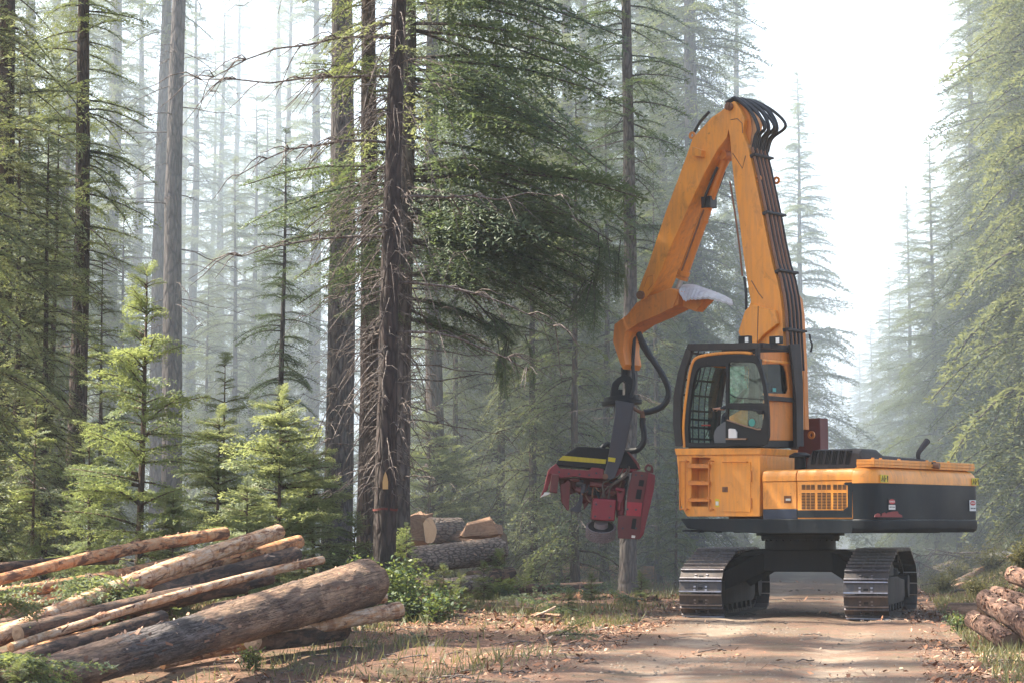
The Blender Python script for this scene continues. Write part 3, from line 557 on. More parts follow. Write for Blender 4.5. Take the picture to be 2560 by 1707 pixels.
def glass(name, tint, refl=.10):
    t = NT(name); fr = t.n('LayerWeight', Blend=.5); g = t.n('BsdfGlossy', Roughness=.03, Color=(.9, .95, 1.)); tr = t.n('BsdfTransparent', Color=tint)
    film = t.n('BsdfDiffuse', Color=(.35, .33, .28)); grime = t.ramp(t.noise(t.coord('Object'), 5, 5, .7), [(.4, .0), (.8, .09)])
    a = t.n('MixShader', Fac=t.math('ADD', t.math('MULTIPLY', t.math('POWER', fr.outputs[1], 4.), .8), refl * .4), i1=tr, i2=g); b = t.n('MixShader', Fac=grime, i1=a, i2=film); t.t.links.new(b.outputs[0], t.out.inputs[0]); return t.m
GLASS = glass('cab_glass', (.84, .94, .90), .06); GLASS_D = glass('tinted_rear_glass', (.40, .42, .34), .0)

ex = thing('excavator', 'orange forestry excavator on crawler tracks with a raised cab and a folded boom', 'excavator', tuple(EC), math.pi - AL)

# --- undercarriage, yawed against the house
UY = R(72.8) - (math.pi - AL); UO = _loc(EC + np.array([.10, .33, 0]))
def to_u(mb, start=0):
    c, s = math.cos(UY), math.sin(UY)
    mb.v[start:] = [(UO[0] + c * x - s * y, UO[1] + s * x + c * y, z - .02) for x, y, z in mb.v[start:]]; return mb
# u: along the track (+ away), v: left of it
def hull(P):
    P = sorted(map(tuple, P)); cr = lambda o, a, b: (a[0] - o[0]) * (b[1] - o[1]) - (a[1] - o[1]) * (b[0] - o[0])
    def half(Q):
        h = []
        for p in Q:
            while len(h) > 1 and cr(h[-2], h[-1], p) <= 0: h.pop()
            h.append(p)
        return h[:-1]
    return half(P) + half(P[::-1])
circ = []
for cu, cz, r_ in ((-1.98, .475, .425), (-.80, .81, .36), (1.25, .81, .36), (2.02, .485, .44), (-1.5, .34, .30), (1.5, .34, .30)):
    circ += [(cu + r_ * math.cos(a), cz + r_ * math.sin(a)) for a in np.linspace(0, 2 * math.pi, 90)]
hp = hull(circ); hp = np.array(hp + [hp[0]]); seg = np.concatenate([[0], np.cumsum(np.linalg.norm(np.diff(hp, axis=0), axis=1))])
NSH = int(seg[-1] / .222)
def chain(off):
    mb, gb, hole = MB(), MB(), MB(); W2 = .375
    for i in range(NSH):
        a, b = (np.array([np.interp((i + k) / NSH * seg[-1], seg, hp[:, j]) for j in (0, 1)]) for k in (.03, .97))
        t = (b - a) / np.linalg.norm(b - a); n = np.array([t[1], -t[0]]); L = np.linalg.norm(b - a)
        def blk(s0, s1, h0, h1, v0=-W2, v1=W2, mb=mb):
            q = [a + t * s + n * h for s, h in ((s0, h0), (s1, h0), (s1, h1), (s0, h1))]
            mb.loft([[(p[0], off + v0, p[1]) for p in q], [(p[0], off + v1, p[1]) for p in q]])
        blk(0, L, 0, .022); blk(.0, .022, .022, .060, mb=gb); blk(L - .022, L, .022, .052, mb=gb)
        blk(.02, L - .02, -.07, 0, -.13, -.07); blk(.02, L - .02, -.07, 0, .07, .13)
        for sv in (-.10, .10):
            for ss in (.52, .80): blk(L * ss - .014, L * ss + .014, .022, .038, sv - .018, sv + .018, mb=gb)
        blk(L * .56, L * .76, .022, .0235, -.04, .04, mb=hole)
    return to_u(mb), to_u(gb), to_u(hole)
for off in (1.43, -1.43):
    c_, g_, h_ = chain(off); tr = c_.build('crawler_track', STEEL, ex, smooth=False); g_.build('grousers', GROUSER, tr, smooth=False); h_.build('shoe_holes', plain('shoe_hole', (.006, .006, .006), .9), tr, smooth=False)
    m = MB(); m.prism([(-1.75, .30), (-1.5, .22), (1.5, .22), (1.75, .30), (1.75, .62), (1.1, .66), (.7, .70), (-.7, .70), (-1.1, .66), (-1.75, .62)], 'y', off - .21, off + .21)
    m.prism([(-1.2, .705), (1.2, .705), (.9, .92), (-.9, .92)], 'y', off - .10, off + .10); to_u(m).build('track_frame', DUSTY, tr, .015)
    m = MB(); m.cyl((-1.98, off - .17, .475), (-1.98, off + .17, .475), .34, sides=28); m.cyl((-1.98, off - .23, .475), (-1.98, off + .23, .475), .13); to_u(m).build('idler_wheel', DUSTY, tr, .02)
    m = MB(); m.prism([(2.02 + (.35 if k % 2 else .30) * math.cos(k * math.pi / 21), .485 + (.35 if k % 2 else .30) * math.sin(k * math.pi / 21)) for k in range(42)], 'y', off - .05, off + .05)
    m.cyl((2.02, off - .26, .485), (2.02, off + .26, .485), .22, sides=24); to_u(m).build('sprocket_wheel', DUSTY, tr, .008)
    for u in np.linspace(-1.35, 1.35, 7):
        m = MB(); m.cyl((u, off - .19, .19), (u, off + .19, .19), .10, sides=16); to_u(m).build('track_roller', DUSTY, tr, .01)
    for u in (-1.05, 1.15):
        m = MB(); m.cyl((u, off - .16, 1.02), (u, off + .16, 1.02), .075, sides=14); m.box((u - .04, off - .05, .7), (u + .04, off + .05, 1.0)); to_u(m).build('carrier_roller', DUSTY, tr)
m = MB()
m.prism([(-1.35, .62), (-1.22, .72), (-.72, .80), (.72, .80), (1.22, .72), (1.35, .62), (1.35, .98), (1.05, 1.13), (.85, 1.20), (-.85, 1.20), (-1.05, 1.13), (-1.35, .98)], 'x', -.62, .62)
for su in (-1, 1):
    for sv in (-1, 1):
        a0, a1 = np.array([su * .40, sv * .75]), np.array([su * 1.15, sv * 1.42]); d = (a1 - a0) / np.linalg.norm(a1 - a0); nn = np.array([-d[1], d[0]]) * .24
        r0 = [(a0 + nn, .80), (a0 - nn, .80), (a0 - nn, 1.17), (a0 + nn, 1.17)]; r1 = [(a1 + nn, .46), (a1 - nn, .46), (a1 - nn, .82), (a1 + nn, .82)]
        m.loft([[(p[0], p[1], z) for p, z in r0], [(p[0], p[1], z) for p, z in r1]])
to_u(m).build('carbody', BLACK, ex, .02)
m = MB(); m.cyl((0, 0, 1.18), (0, 0, 1.36), .64, sides=40); m.cyl((0, 0, 1.36), (0, 0, 1.43), .71, sides=40); m.cyl((0, 0, 1.43), (0, 0, 1.56), .80, sides=40)
for k in range(30): a = k * math.pi / 15; m.cyl((.68 * math.cos(a), .68 * math.sin(a), 1.335), (.68 * math.cos(a), .68 * math.sin(a), 1.362), .018, sides=6)
m.build('slewing_ring', BLACK, ex, .006)

# --- deck, side panels, counterweight, hood
xF = LY(1690, 1200, 1.5)[0]; xR = LY(1904, 1200, 1.5)[0]; xS1 = LY(1991, 1200, 1.5)[0]; xS2 = LY(2132, 1200, 1.5)[0]
m = MB(); m.prism(sideY(Fd, [(165, 1284), (172, 1300), (212, 1352), (340, 1366), (670, 1384), (1325, 1384), (1335, 1291)], 1.5), 'y', -1.45, 1.5)
m.prism([(xF - .05, 1.50), (xS2, 1.50), (xS2, 1.54), (xF - .05, 1.54)], 'y', -1.4, 1.40)
for k in range(9): m.box((1.2 - .4 * k, 1.30, 1.485), (1.28 - .4 * k, 1.42, 1.52))
m.build('deck', TEAL, ex, .012)
DZ, TOPZ = 1.725, 2.585
def body_profile(zt, zb): return [(.75, zb), (1.5, zb), (1.5, zt - .13), (1.485, zt - .06), (1.45, zt - .015), (1.38, zt), (.75, zt)]
zb1 = LY(*Fd((820, 1221)), 1.5)[2]; zs = LY(*Fd((820, 1036)), 1.5)[2]
for a, b, nm in ((xS1 + .012, xR - .012, 'front_side_panel'), (xS2 + .012, xS1 - .004, 'rear_side_panel')):
    m = MB(); m.prism(body_profile(TOPZ, zs + .004), 'x', a, b); m.prism([(.75, zb1 if nm[0] == 'f' else DZ), (1.488, zb1 if nm[0] == 'f' else DZ), (1.488, zs), (.75, zs)], 'x', a, b)
    pan = m.build(nm, ORANGE, ex, .01)
    if nm[0] == 'f':
        MB().box((a, .75, DZ), (b, 1.486, zb1 - .004)).build('lower_band', paint('dark_blue_paint', (.014, .026, .055), (.08, .07, .06), .2, .35), pan, .006)
        q = sideY(Fd, [(865, 1131), (915, 1131), (915, 1180), (865, 1180)], 1.49)
        m = MB(); m.prism(q, 'y', 1.486, 1.492); m.build('handle_recess', plain('recess_dark', (.16, .055, .015), .7), pan)
        q = sideY(Fd, [(880, 1150), (912, 1150), (912, 1164), (880, 1164)], 1.49); m = MB(); m.prism(q, 'y', 1.490, 1.505); m.build('latch', BRIGHT, pan)
    else:
        m = MB(); m.prism(sideY(Fd, [(1326, 1038), (1326, 1279), (955, 1279), (955, 1228), (1265, 1228), (1296, 1205), (1296, 1062), (1268, 1050), (1280, 1040)], 1.49), 'y', 1.480, 1.492); m.build('black_band', TEAL, pan)
        m = MB()
        for c0 in (985, 1092, 1198):
            for sub in range(3):
                for r0, n, dy in ((1056, 4, 8.6), (1112, 11, 10.2)):
                    for k in range(n):
                        x0 = c0 + sub * 31.5; y0 = r0 + k * dy; m.prism(sideY(Fd, [(x0, y0), (x0 + 25, y0), (x0 + 25, y0 + 5.6), (x0, y0 + 5.6)], 1.49), 'y', 1.485, 1.4945)
        m.build('grille', plain('grille_black', (.008, .008, .009), .8), pan)
m = MB().box((xS2, -1.45, DZ), (1.1, .70, 2.50)); m.build('machinery_house', ORANGE2, ex, .03)
def foot(hw, xt, r, x0=None, n=8):
    hr = hw + .68; P = [(xS2 if x0 is None else x0, -hr), (xS2 if x0 is None else x0, hw)]
    for c, a0 in (((xt + r, hw - r), 90), ((xt + r, -hr + r), 180)): P += [(c[0] + r * math.cos(R(a0 + 90 * k / n)), c[1] + r * math.sin(R(a0 + 90 * k / n))) for k in range(n + 1)]
    return P
XT, HW = -2.50, 1.53
m = MB(); m.loft([[(x, y, z) for x, y in foot(HW + d, XT - d, .30)] for z, d in ((1.49, -.05), (1.53, -.01), (1.58, .0), (1.70, .0), (1.715, -.012))]); cw_low = m
m.loft([[(x, y, z) for x, y in foot(HW + d, XT - d, .30)] for z, d in ((1.72, -.015), (2.318, -.006), (2.325, -.006))])
cw = m.build('counterweight', TEAL, ex)
m = MB(); m.loft([[(x, y, z) for x, y in foot(HW + d, XT - d, .30)] for z, d in ((2.328, .0), (2.44, -.005), (2.52, -.03), (2.57, -.07), (2.60, -.13))]); m.build('orange_band', ORANGE, cw)
for zz, dd in ((2.585, .0), (2.625, .006)):
    pass
xh = XT + .10; RL = MB()
for k, (z0, z1, d) in enumerate(((2.60, 2.640, 0), (2.642, 2.69, .008), (2.692, 2.735, 0))):
    RL.box((XT + .05 - d, -2.02 - d, z0), (XT + .40, 1.40 + d, z1))
for y in (1.2, .95, .35, -.6, -.85, -1.35): RL.cyl((XT + .2, y, 2.735), (XT + .2, y, 2.765), .028, sides=6)
rail = RL.build('ballast_plates', ORANGE, ex, .006)
yp = LX(*Ft((1670, 350)), XT + .06)[1]
m = MB(); m.box((XT + .045, yp - .05, 2.63), (XT + .058, yp + .10, 2.73)); m.build('dark_slot', plain('slot_dark', (.02, .015, .012), .8), rail)
m = MB(); m.cyl((XT - .05, yp, 2.655), (XT + .08, yp + .03, 2.67), .055, .05, 14); m.build('pipe_stub', RUST, rail)
# hood: raised black cover over the engine
hx0, hx1, hy0 = LY(2148, 1130, 1.12)[0], LY(*Fd((1015, 900)), 1.12)[0], 1.12
H0, H1 = LY(*Fd((1200, 944)), hy0)[2], LY(*Fd((1300, 810)), hy0)[2]
m = MB(); sec = lambda x, h, ins: [(x, hy0 - ins, H0 - .15), (x, hy0 - ins - .02, H0 + (h - H0) * .75), (x, hy0 - .06 - ins, h - .035), (x, hy0 - .14 - ins, h), (x, .50, h), (x, .28, h - .10), (x, -1.2, h - .13), (x, -1.36, h - .2), (x, -1.42, H0 - .15)]
m.loft([sec(hx1 + .05, H0 + .05, .06), sec(hx1, H1 - .12, .03), sec(hx1 - .08, H1 - .015, .0), sec(hx1 - .2, H1, 0), sec(hx0 + .12, H1, 0), sec(hx0 + .03, H1 - .02, .02), sec(hx0, H1 - .10, .05), sec(hx0 - .03, H0 - .1, .07)])
hood = m.build('engine_hood', DUSTY, ex, .02, 2, angle=50)
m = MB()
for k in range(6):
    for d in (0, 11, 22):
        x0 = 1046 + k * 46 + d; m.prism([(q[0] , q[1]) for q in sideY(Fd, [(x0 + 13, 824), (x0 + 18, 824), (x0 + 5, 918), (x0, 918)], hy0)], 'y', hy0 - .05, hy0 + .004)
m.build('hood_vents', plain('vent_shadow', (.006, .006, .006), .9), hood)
m = MB(); cx_, cz_ = LY(*Fd((975, 858)), .95)[[0, 2]]; m.cyl((cx_, .95, 2.55), (cx_, .95, cz_ - .02), .10, sides=20); m.cyl((cx_, .95, cz_ - .04), (cx_, .95, cz_), .20, .20, 24); m.cyl((cx_, .95, cz_), (cx_, .95, cz_ + .05), .20, .10, 24); m.build('air_intake', BLACK, ex, .008)
e0 = LX(2296, 1136, -1.9); e1 = LX(2318, 1102, -1.9)
m = MB(); m.tube(catmull([e0 + [0, 0, -.12], e0 + [0, 0, .02], (e0 + e1) / 2 + [0, .015, .01], e1], 5), np.linspace(.032, .060, 16), 14); ep = m.build('exhaust_pipe', paint('sooty_steel', (.022, .02, .02), (.08, .05, .04), .3, .6), ex)

# --- riser under the cab, with ladder, door and rails
m = MB(); ys = 1.5
rz_ = lambda p, y=ys: sideY(Fd, p, y)
outer = rz_([(140, 862), (704, 857), (700, 1270), (210, 1270), (170, 1200)]); hole = rz_([(240, 872), (368, 874), (365, 1203), (239, 1203), (238, 1180)])
ring_prism(m, outer, hole, 'y', 1.28, 1.5)
m.prism(rz_([(142, 862), (704, 857), (700, 1270), (210, 1270), (172, 1200)]), 'y', .42, 1.278)
m.prism(rz_([(130, 812), (716, 808), (708, 852), (140, 857)]), 'y', .36, 1.525)
m.prism(rz_([(140, 857.4), (708, 852.4), (703, 860), (143, 862)]), 'y', .40, 1.505)
riser = m.build('cab_riser', ORANGE, ex, .008)
for a, b in ((917, 945), (1032, 1059), (1149, 1172)):
    m = MB(); m.prism(rz_([(226, a), (369, a + 2), (368, b), (226, b)]), 'y', 1.30, 1.545)
    for k in range(8): x0 = 232 + k * 16.5; m.prism(rz_([(x0, a - 5), (x0 + 8, a - 5), (x0 + 8, a + 1), (x0, a + 1)]), 'y', 1.50, 1.54)
    m.build('ladder_step', ORANGE2, riser, .005)
m = MB(); m.prism(rz_([(442, 897), (640, 902), (641, 1240), (444, 1238)]), 'y', 1.497, 1.512); m.build('access_door', ORANGE, riser, .004)
m = MB(); P = rz_([(462, 903), (622, 903)]); m.tube([(P[0][0], 1.51, P[0][1]), (P[0][0], 1.56, P[0][1]), (P[1][0], 1.56, P[1][1]), (P[1][0], 1.51, P[1][1])], .011); m.build('door_handle', ORANGE2, riser)
m = MB(); m.prism(rz_([(452, 1070), (488, 1070), (488, 1105), (452, 1105)]), 'y', 1.512, 1.520); m.prism(rz_([(462, 1078), (474, 1078), (474, 1098), (462, 1098)]), 'y', 1.52, 1.535); m.build('door_latch', RUST, riser)
for a, b in ((960, 1036), (1146, 1217)): m = MB(); P = rz_([(645, a), (645, b)]); m.cyl((P[0][0], 1.512, P[0][1]), (P[1][0], 1.512, P[1][1]), .015, sides=10); m.build('hinge', ORANGE2, riser)
for pts in ([(217, 900), (180, 900), (176, 930), (178, 1200), (186, 1220), (216, 1220)], [(217, 897), (214, 920), (213, 1215), (217, 1222)], [(390, 897), (378, 897), (373, 930), (373, 1212), (388, 1222)]):
    P = rz_(pts); m = MB(); m.tube(catmull([(P[0][0], 1.50, P[0][1])] + [(x, 1.57, z) for x, z in P] + [(P[-1][0], 1.50, P[-1][1])], 4), .014); m.build('grab_rail', ORANGE2, riser)
YEL = plain('yellow_sticker', (.62, .48, .02), .5); WHT = plain('white_sticker', (.70, .69, .66), .5); REDS = plain('red_sticker', (.48, .03, .025), .5); INK = plain('black_ink', (.012, .012, .012), .6)
m = MB(); m.prism(rz_([(400, 1150), (427, 1152), (427, 1208), (401, 1206)]), 'y', 1.5005, 1.503); st = m.build('sticker', YEL, riser); m = MB(); m.prism(rz_([(404, 1168), (423, 1169), (423, 1196), (404, 1195)]), 'y', 1.503, 1.505); m.build('white_field', WHT, st)

# --- cab
xc_, xr_ = LY(1712, 1000, 1.45)[0], LY(1900, 1000, 1.45)[0]; CY0, CY1 = .42, 1.45
cp = lambda p, y=CY1: sideY(Fc, p, y)
FL, RF = LY(*Fc((600, 1440)), CY1)[2], LY(*Fc((800, 214)), CY1)[2]
side_out = cp([(165, 1448), (152, 1200), (170, 950), (203, 700), (238, 480), (278, 345), (325, 290), (420, 258), (600, 232), (800, 222), (980, 226), (1100, 250), (1150, 300), (1160, 700), (1160, 1080), (1160, 1448)])
side_in = cp([(222, 1390), (212, 1180), (228, 950), (262, 680), (300, 510), (330, 440), (360, 408), (440, 395), (600, 390), (690, 388), (700, 388), (985, 388), (1000, 420), (1000, 700), (985, 960), (985, 1390)])
m = MB(); ring_prism(m, side_out, side_in, 'y', CY1 - .07, CY1); cab = m.build('cab', BLACK, ex, .008)
m = MB(); P = cp([(160, 1450), (148, 1200), (166, 950), (198, 700), (233, 475), (272, 340), (322, 283), (420, 252), (600, 225), (800, 213), (980, 218), (1040, 232)]); m.tube(catmull([(x, CY1 - .005, z) for x, z in P], 4), .030, 10); m.build('orange_frame', ORANGE, cab)
P = cp([(152, 1200), (170, 950), (203, 700), (238, 480), (278, 345)], CY1)
m = MB(); prof = [(x, z) for x, z in cp([(165, 1448), (152, 1200), (170, 950), (203, 700), (238, 480), (278, 345), (325, 290)])]
m.loft([[(x - d, CY0, z) for x, z in prof for d in (0,)] + [(x - .07, CY0, z) for x, z in prof[::-1]], [(x, CY0 + .07, z) for x, z in prof] + [(x - .07, CY0 + .07, z) for x, z in prof[::-1]]]); m.build('far_front_pillar', DUSTY, cab)
roof = cp([(270, 350), (325, 290), (420, 258), (600, 232), (800, 222), (980, 226), (1100, 250), (1155, 300), (1155, 330), (980, 300), (600, 300), (400, 330), (300, 380)])
m = MB(); m.prism(roof, 'y', CY0, CY1 - .072); m.build('cab_roof', ORANGE, cab, .02)
m = MB(); m.box((xr_ + .03, CY0, FL - .02), (xc_ - .02, CY1 - .072, FL + .03)); m.build('cab_floor', DUSTY, cab)
rx = lambda p, x=xr_: rearX(Fc, p, x)
wo_, wi_ = rx([(1150, 212), (1300, 208), (1480, 206), (1545, 212), (1570, 450), (1600, 700), (1604, 852), (1158, 850)]), rx([(1178, 370), (1300, 362), (1420, 364), (1470, 385), (1500, 470), (1522, 690), (1500, 750), (1180, 742)])
m = MB(); ring_prism(m, wo_, wi_, 'x', xr_, xr_ + .06); m.prism(rx([(1158, 853), (1604, 853), (1604, 1362), (1158, 1362)]), 'x', xr_ + .005, xr_ + .06); m.build('rear_wall', ORANGE2, cab, .01)
m = MB(); m.prism(rx([(1158, 1364), (1604, 1364), (1604, 1446), (1158, 1446)]), 'x', xr_ + .0, xr_ + .06); m.build('rear_sill', BLACK, cab)
m = MB(); m.prism(wi_, 'x', xr_ + .025, xr_ + .033); m.build('rear_window', GLASS_D, cab)
m = MB(); m.prism(rx([(1328, 672), (1372, 676), (1370, 722), (1328, 722)]), 'x', xr_ + .018, xr_ + .022); m.build('teal_sticker', plain('teal_sticker', (.06, .30, .28), .5), cab)
sp = lambda p: sideY(Fc, p, CY1 - .08)
m = MB(); m.prism(sp([(715, 1070), (900, 965), (1150, 965), (1150, 1440), (715, 1440)]), 'y', CY1 - .11, CY1 - .075); m.prism(sp([(1000, 390), (1150, 390), (1150, 964), (1010, 964)]), 'y', CY1 - .11, CY1 - .075); m.build('side_panel', ORANGE, cab)
m = MB(); m.prism(sp([(700, 390), (998, 390), (1008, 960), (900, 962), (715, 1066)]), 'y', CY1 - .10, CY1 - .092); m.build('side_window', GLASS, cab)
m = MB(); m.box((xr_ + .06, CY0, FL), (xc_ - .15, CY0 + .05, FL + .55)); m.box((xr_ + .06, CY0, FL + .55), (xr_ + .5, CY0 + .05, RF - .1)); m.build('far_side_wall', DUSTY, cab)
m = MB(); m.box((xr_ + .50, CY0 + .015, FL + .552), (xc_ - .25, CY0 + .023, RF - .12)); m.build('far_side_window', GLASS, cab)
wl = cp([(160, 1440), (150, 1200), (168, 950), (201, 700), (236, 480), (276, 350)])
m = MB(); m.loft([[(x - .03, CY0 + .07, z) for x, z in wl] + [(x - .024, CY0 + .07, z) for x, z in wl[::-1]], [(x - .03, CY1 - .07, z) for x, z in wl] + [(x - .024, CY1 - .07, z) for x, z in wl[::-1]]]); m.build('windshield', GLASS, cab)
# seat, console, levers
m = MB(); m.box((.20, .70, FL + .38), (.74, 1.20, FL + .50)); m.loft([[(.22, .72, FL + .5), (.34, .72, FL + .5), (.34, 1.18, FL + .5), (.22, 1.18, FL + .5)], [(.06, .74, FL + 1.15), (.17, .74, FL + 1.15), (.17, 1.16, FL + 1.15), (.06, 1.16, FL + 1.15)]]); m.box((.3, .8, FL + .03), (.65, 1.1, FL + .38)); m.build('seat', plain('seat_cloth', (.025, .025, .028), .9), cab, .03)
cons = cp([(560, 1240), (600, 1180), (680, 1120), (720, 1110), (720, 1400), (560, 1400), (548, 1300)], 1.28); m = MB(); m.prism(cons, 'y', 1.18, 1.30); m.build('console', plain('grey_plastic', (.10, .105, .11), .5), cab, .012)
jx = cp([(540, 1100), (545, 990), (500, 935)], 1.24); m = MB(); m.tube([(x, 1.24, z) for x, z in jx], [.012, .014, .02]); m.build('joystick', BLACK, cab)
m = MB()
for a, b in (((470, 1310), (520, 1180)), ((440, 1310), (500, 1130))): P = cp([a, b], 1.0); m.tube([(P[0][0], 1.0, P[0][1]), (P[1][0], 1.0, P[1][1])], .008)
P = cp([(390, 1163), (520, 1163)], 1.0); m.build('travel_levers', BLACK, cab)
m = MB(); m.tube([(P[0][0], 1.0, P[0][1]), (P[1][0], 1.05, P[1][1])], .014); m.build('red_lever', plain('red_plastic', (.55, .06, .04), .5), cab)
P = cp([(345, 420), (372, 440), (330, 620), (265, 735)], 1.36); m = MB(); m.tube(catmull([(x, 1.36, z) for x, z in P], 4), .016); m.build('grab_handle', BLACK, cab)

# --- open door lying back along the cab side
DY = 1.58; dp = lambda p: sideY(Fc, p, DY)
uo = dp([(700, 893), (700, 300), (720, 265), (770, 248), (1000, 242), (1085, 245), (1120, 270), (1150, 330), (1190, 480), (1230, 650), (1256, 893)]); ui = dp([(737, 872), (737, 372), (747, 348), (768, 340), (1000, 340), (1060, 344), (1095, 372), (1120, 422), (1150, 522), (1182, 650), (1206, 872)])
lo = dp([(700, 893), (700, 1395), (722, 1424), (1190, 1430), (1240, 1400), (1265, 1310), (1264, 1050), (1256, 893)]); li = dp([(737, 950), (728, 1085), (765, 1105), (950, 1162), (1110, 1206), (1168, 1195), (1194, 1050), (1196, 985)])
m = MB(); ring_prism(m, uo, ui, 'y', DY - .05, DY); ring_prism(m, lo, li, 'y', DY - .05, DY + .001); door = m.build('cab_door', BLACK, ex, .008)
m = MB(); m.prism(ui, 'y', DY - .03, DY - .024); m.prism(li, 'y', DY - .03, DY - .024); m.build('door_glass', GLASS, door)
P = dp([(700, 725), (835, 802), (1205, 825)]); m = MB(); m.tube([(x, DY + .008, z) for x, z in P], .009); m.build('sliding_rail', BLACK, door)
P = dp([(722, 1092), (950, 1168), (1120, 1215), (1165, 1214)]); m = MB(); m.tube([(x, DY + .012, z) for x, z in P], .014); P = dp([(720, 1330), (990, 1332), (985, 1352), (720, 1352)]); m.prism(P, 'y', DY - .01, DY + .05); m.build('dusty_lip', paint('door_dust', (.26, .16, .10), (.3, .2, .14), .5, .8), door, .004)
m = MB(); m.prism(dp([(750, 1212), (770, 1204), (830, 1210), (857, 1250), (857, 1328), (750, 1328)]), 'y', DY + .004, DY + .03); m.build('papers', WHT, door)
m = MB(); m.prism(dp([(1070, 955), (1200, 968), (1208, 1015), (1150, 1020), (1110, 985), (1070, 975)]), 'y', DY, DY + .045); m.build('door_handle', BLACK, door, .01)
P = dp([(1035, 1125)]); m = MB(); m.cyl((P[0][0], DY - .024, P[0][1]), (P[0][0], DY - .020, P[0][1]), .068, sides=26); m.build('round_sticker', plain('teal_round', (.05, .27, .22), .5), door)

# --- guard frame round the cab
gp = cp([(182, 152), (255, 196), (172, 440), (112, 800), (105, 1150), (132, 1425), (42, 1432), (8, 1150), (17, 780), (72, 480), (132, 300)], 1.5)
m = MB(); m.prism(gp, 'y', 1.42, 1.50); m.prism(gp, 'y', .34, .42)
rl = cp([(186, 148), (205, 100), (1060, 86), (1138, 92), (1138, 150), (1040, 168), (258, 192)], 1.5); m.prism(rl, 'y', 1.423, 1.497); m.prism(rl, 'y', .343, .417)
zt0, zt1 = rl[6][1] + .02, rl[2][1]; xg = xr_ - .02
m.box((xg - .03, .42, zt1 - .09), (xg + .05, 1.42, zt1)); m.box((xg - .04, .33, 3.0), (xg + .10, .42, zt1 - .002)); m.box((xg + .012, 1.425, FL), (xg + .09, 1.495, zt1 - .06))
m.box((xg - .035, .42, LX(*Fc((1400, 848)), xg)[2]), (xg + .02, 1.45, LX(*Fc((1400, 790)), xg)[2]))
pr = sideY(Fc, [(1522, 120), (1662, 92), (1700, 600), (1704, 1440), (1610, 1440), (1600, 850), (1562, 450)], .36)
m.prism([(q[0], q[1]) for q in rearX(Fc, [(1522, 110), (1655, 96), (1690, 600), (1700, 1440), (1610, 1440), (1602, 850), (1562, 450)], xg - .06)], 'x', xg - .10, xg - .05)
m.box((.55, .42, zt1 - .07), (.62, 1.42, zt1 - .01)); guard = m.build('cab_guard', DUSTY, ex, .006)
m = MB(); gx = [(x, z) for x, z in cp([(60, 1420), (58, 1150), (65, 780), (120, 440), (215, 175)], 1.46)]; gx.sort(key=lambda q: q[1])
xg_ = lambda z: np.interp(z, [q[1] for q in gx], [q[0] for q in gx])
for yy in (1340, 1190, 1085, 975, 775, 580, 380, 250):
    z = LY(*Fc((250, yy)), 1.0)[2]; m.box((xg_(z) - .02, .42, z - .018), (xg_(z) + .0, 1.42, z + .018))
for y in (.62, .80, .98, 1.16, 1.32): m.tube([(xg_(z) - .012, y, z) for z in np.linspace(gx[0][1], gx[-1][1], 8)], .011, 6)
m.build('guard_bars', DUSTY, guard)
for (a, b) in (((888, 5), (1020, 92)), ((1290, 8), (1425, 98))):
    P0, P1 = LY(*Fc(a), 1.0), LY(*Fc(b), 1.0); m = MB(); xx = sorted((P0[0], P1[0])); m.box((xx[0], .92, P1[2]), (xx[1] - .0, 1.06, P0[2])); wl_ = m.build('work_light', BLACK, ex, .015)
    c = LY(*Fc(((a[0] + b[0]) / 2 + 22, (a[1] + b[1]) / 2)), 1.06); m = MB(); m.box((c[0] - .035, 1.058, c[2] - .045), (c[0] + .035, 1.068, c[2] + .045)); m.build('lens', plain('lamp_lens', (.75, .75, .72), .12), wl_)
q0, q1 = LY(2006, 1046, -.75), LY(2053, 1116, -.75); m = MB(); m.box((q1[0] + .0, -1.0, 2.45), (q0[0] + .25, -.72, q0[2])); m.build('maroon_tank', MAROON, ex, .015)

# --- boom, stick, heel arm
bp = lambda p, y=.31: sideY(Fb, p, y)
boom_poly = bp([(818, 76), (850, 118), (880, 180), (868, 258), (900, 350), (930, 480), (960, 620), (985, 740), (1010, 880), (1040, 1020), (1065, 1100), (1085, 1200), (1095, 1290), (1100, 1400), (1112, 1620), (1120, 1960), (930, 1960), (880, 1640), (860, 1470), (895, 1290), (915, 1230), (905, 1180), (885, 1050), (870, 950), (850, 780), (820, 560), (805, 420), (795, 290), (776, 190), (792, 92)])
m = MB(); m.prism(boom_poly, 'y', -.29, .31); boom = m.build('boom', ORANGE, ex, .012)
m = MB(); m.prism(bp([(930, 1250), (975, 1262), (1070, 1286), (1085, 1362), (1000, 1430), (960, 1480), (890, 1480), (858, 1410), (895, 1290)]), 'y', .31, .40); m.build('boom_foot_cover', ORANGE, boom, .02)
def lug(x, z, y, nx, nz):
    m = MB(); r_ = .075; c = np.array([x, z]) + np.array([nx, nz]) * .05
    o = [(c[0] + r_ * math.cos(a), c[1] + r_ * math.sin(a)) for a in np.linspace(0, 2 * math.pi, 16, endpoint=False)]; i = [(c[0] + .035 * math.cos(a), c[1] + .035 * math.sin(a)) for a in np.linspace(0, 2 * math.pi, 16, endpoint=False)]
    ring_prism(m, o, i, 'y', y - .015, y + .015); return m
LUGS = ((945, 520, .25), (0, 545, -.30), (0, 2010, -.42))
PINS = MB(); q = LY(*Fb((790, 108)), .35); PINS.cyl((q[0], .30, q[2]), (q[0], .40, q[2]), .075, sides=18); PINS.cyl((q[0], .40, q[2]), (q[0], .42, q[2]), .045, sides=12); PINS.build('pivot_pin', RUST, boom, .006)
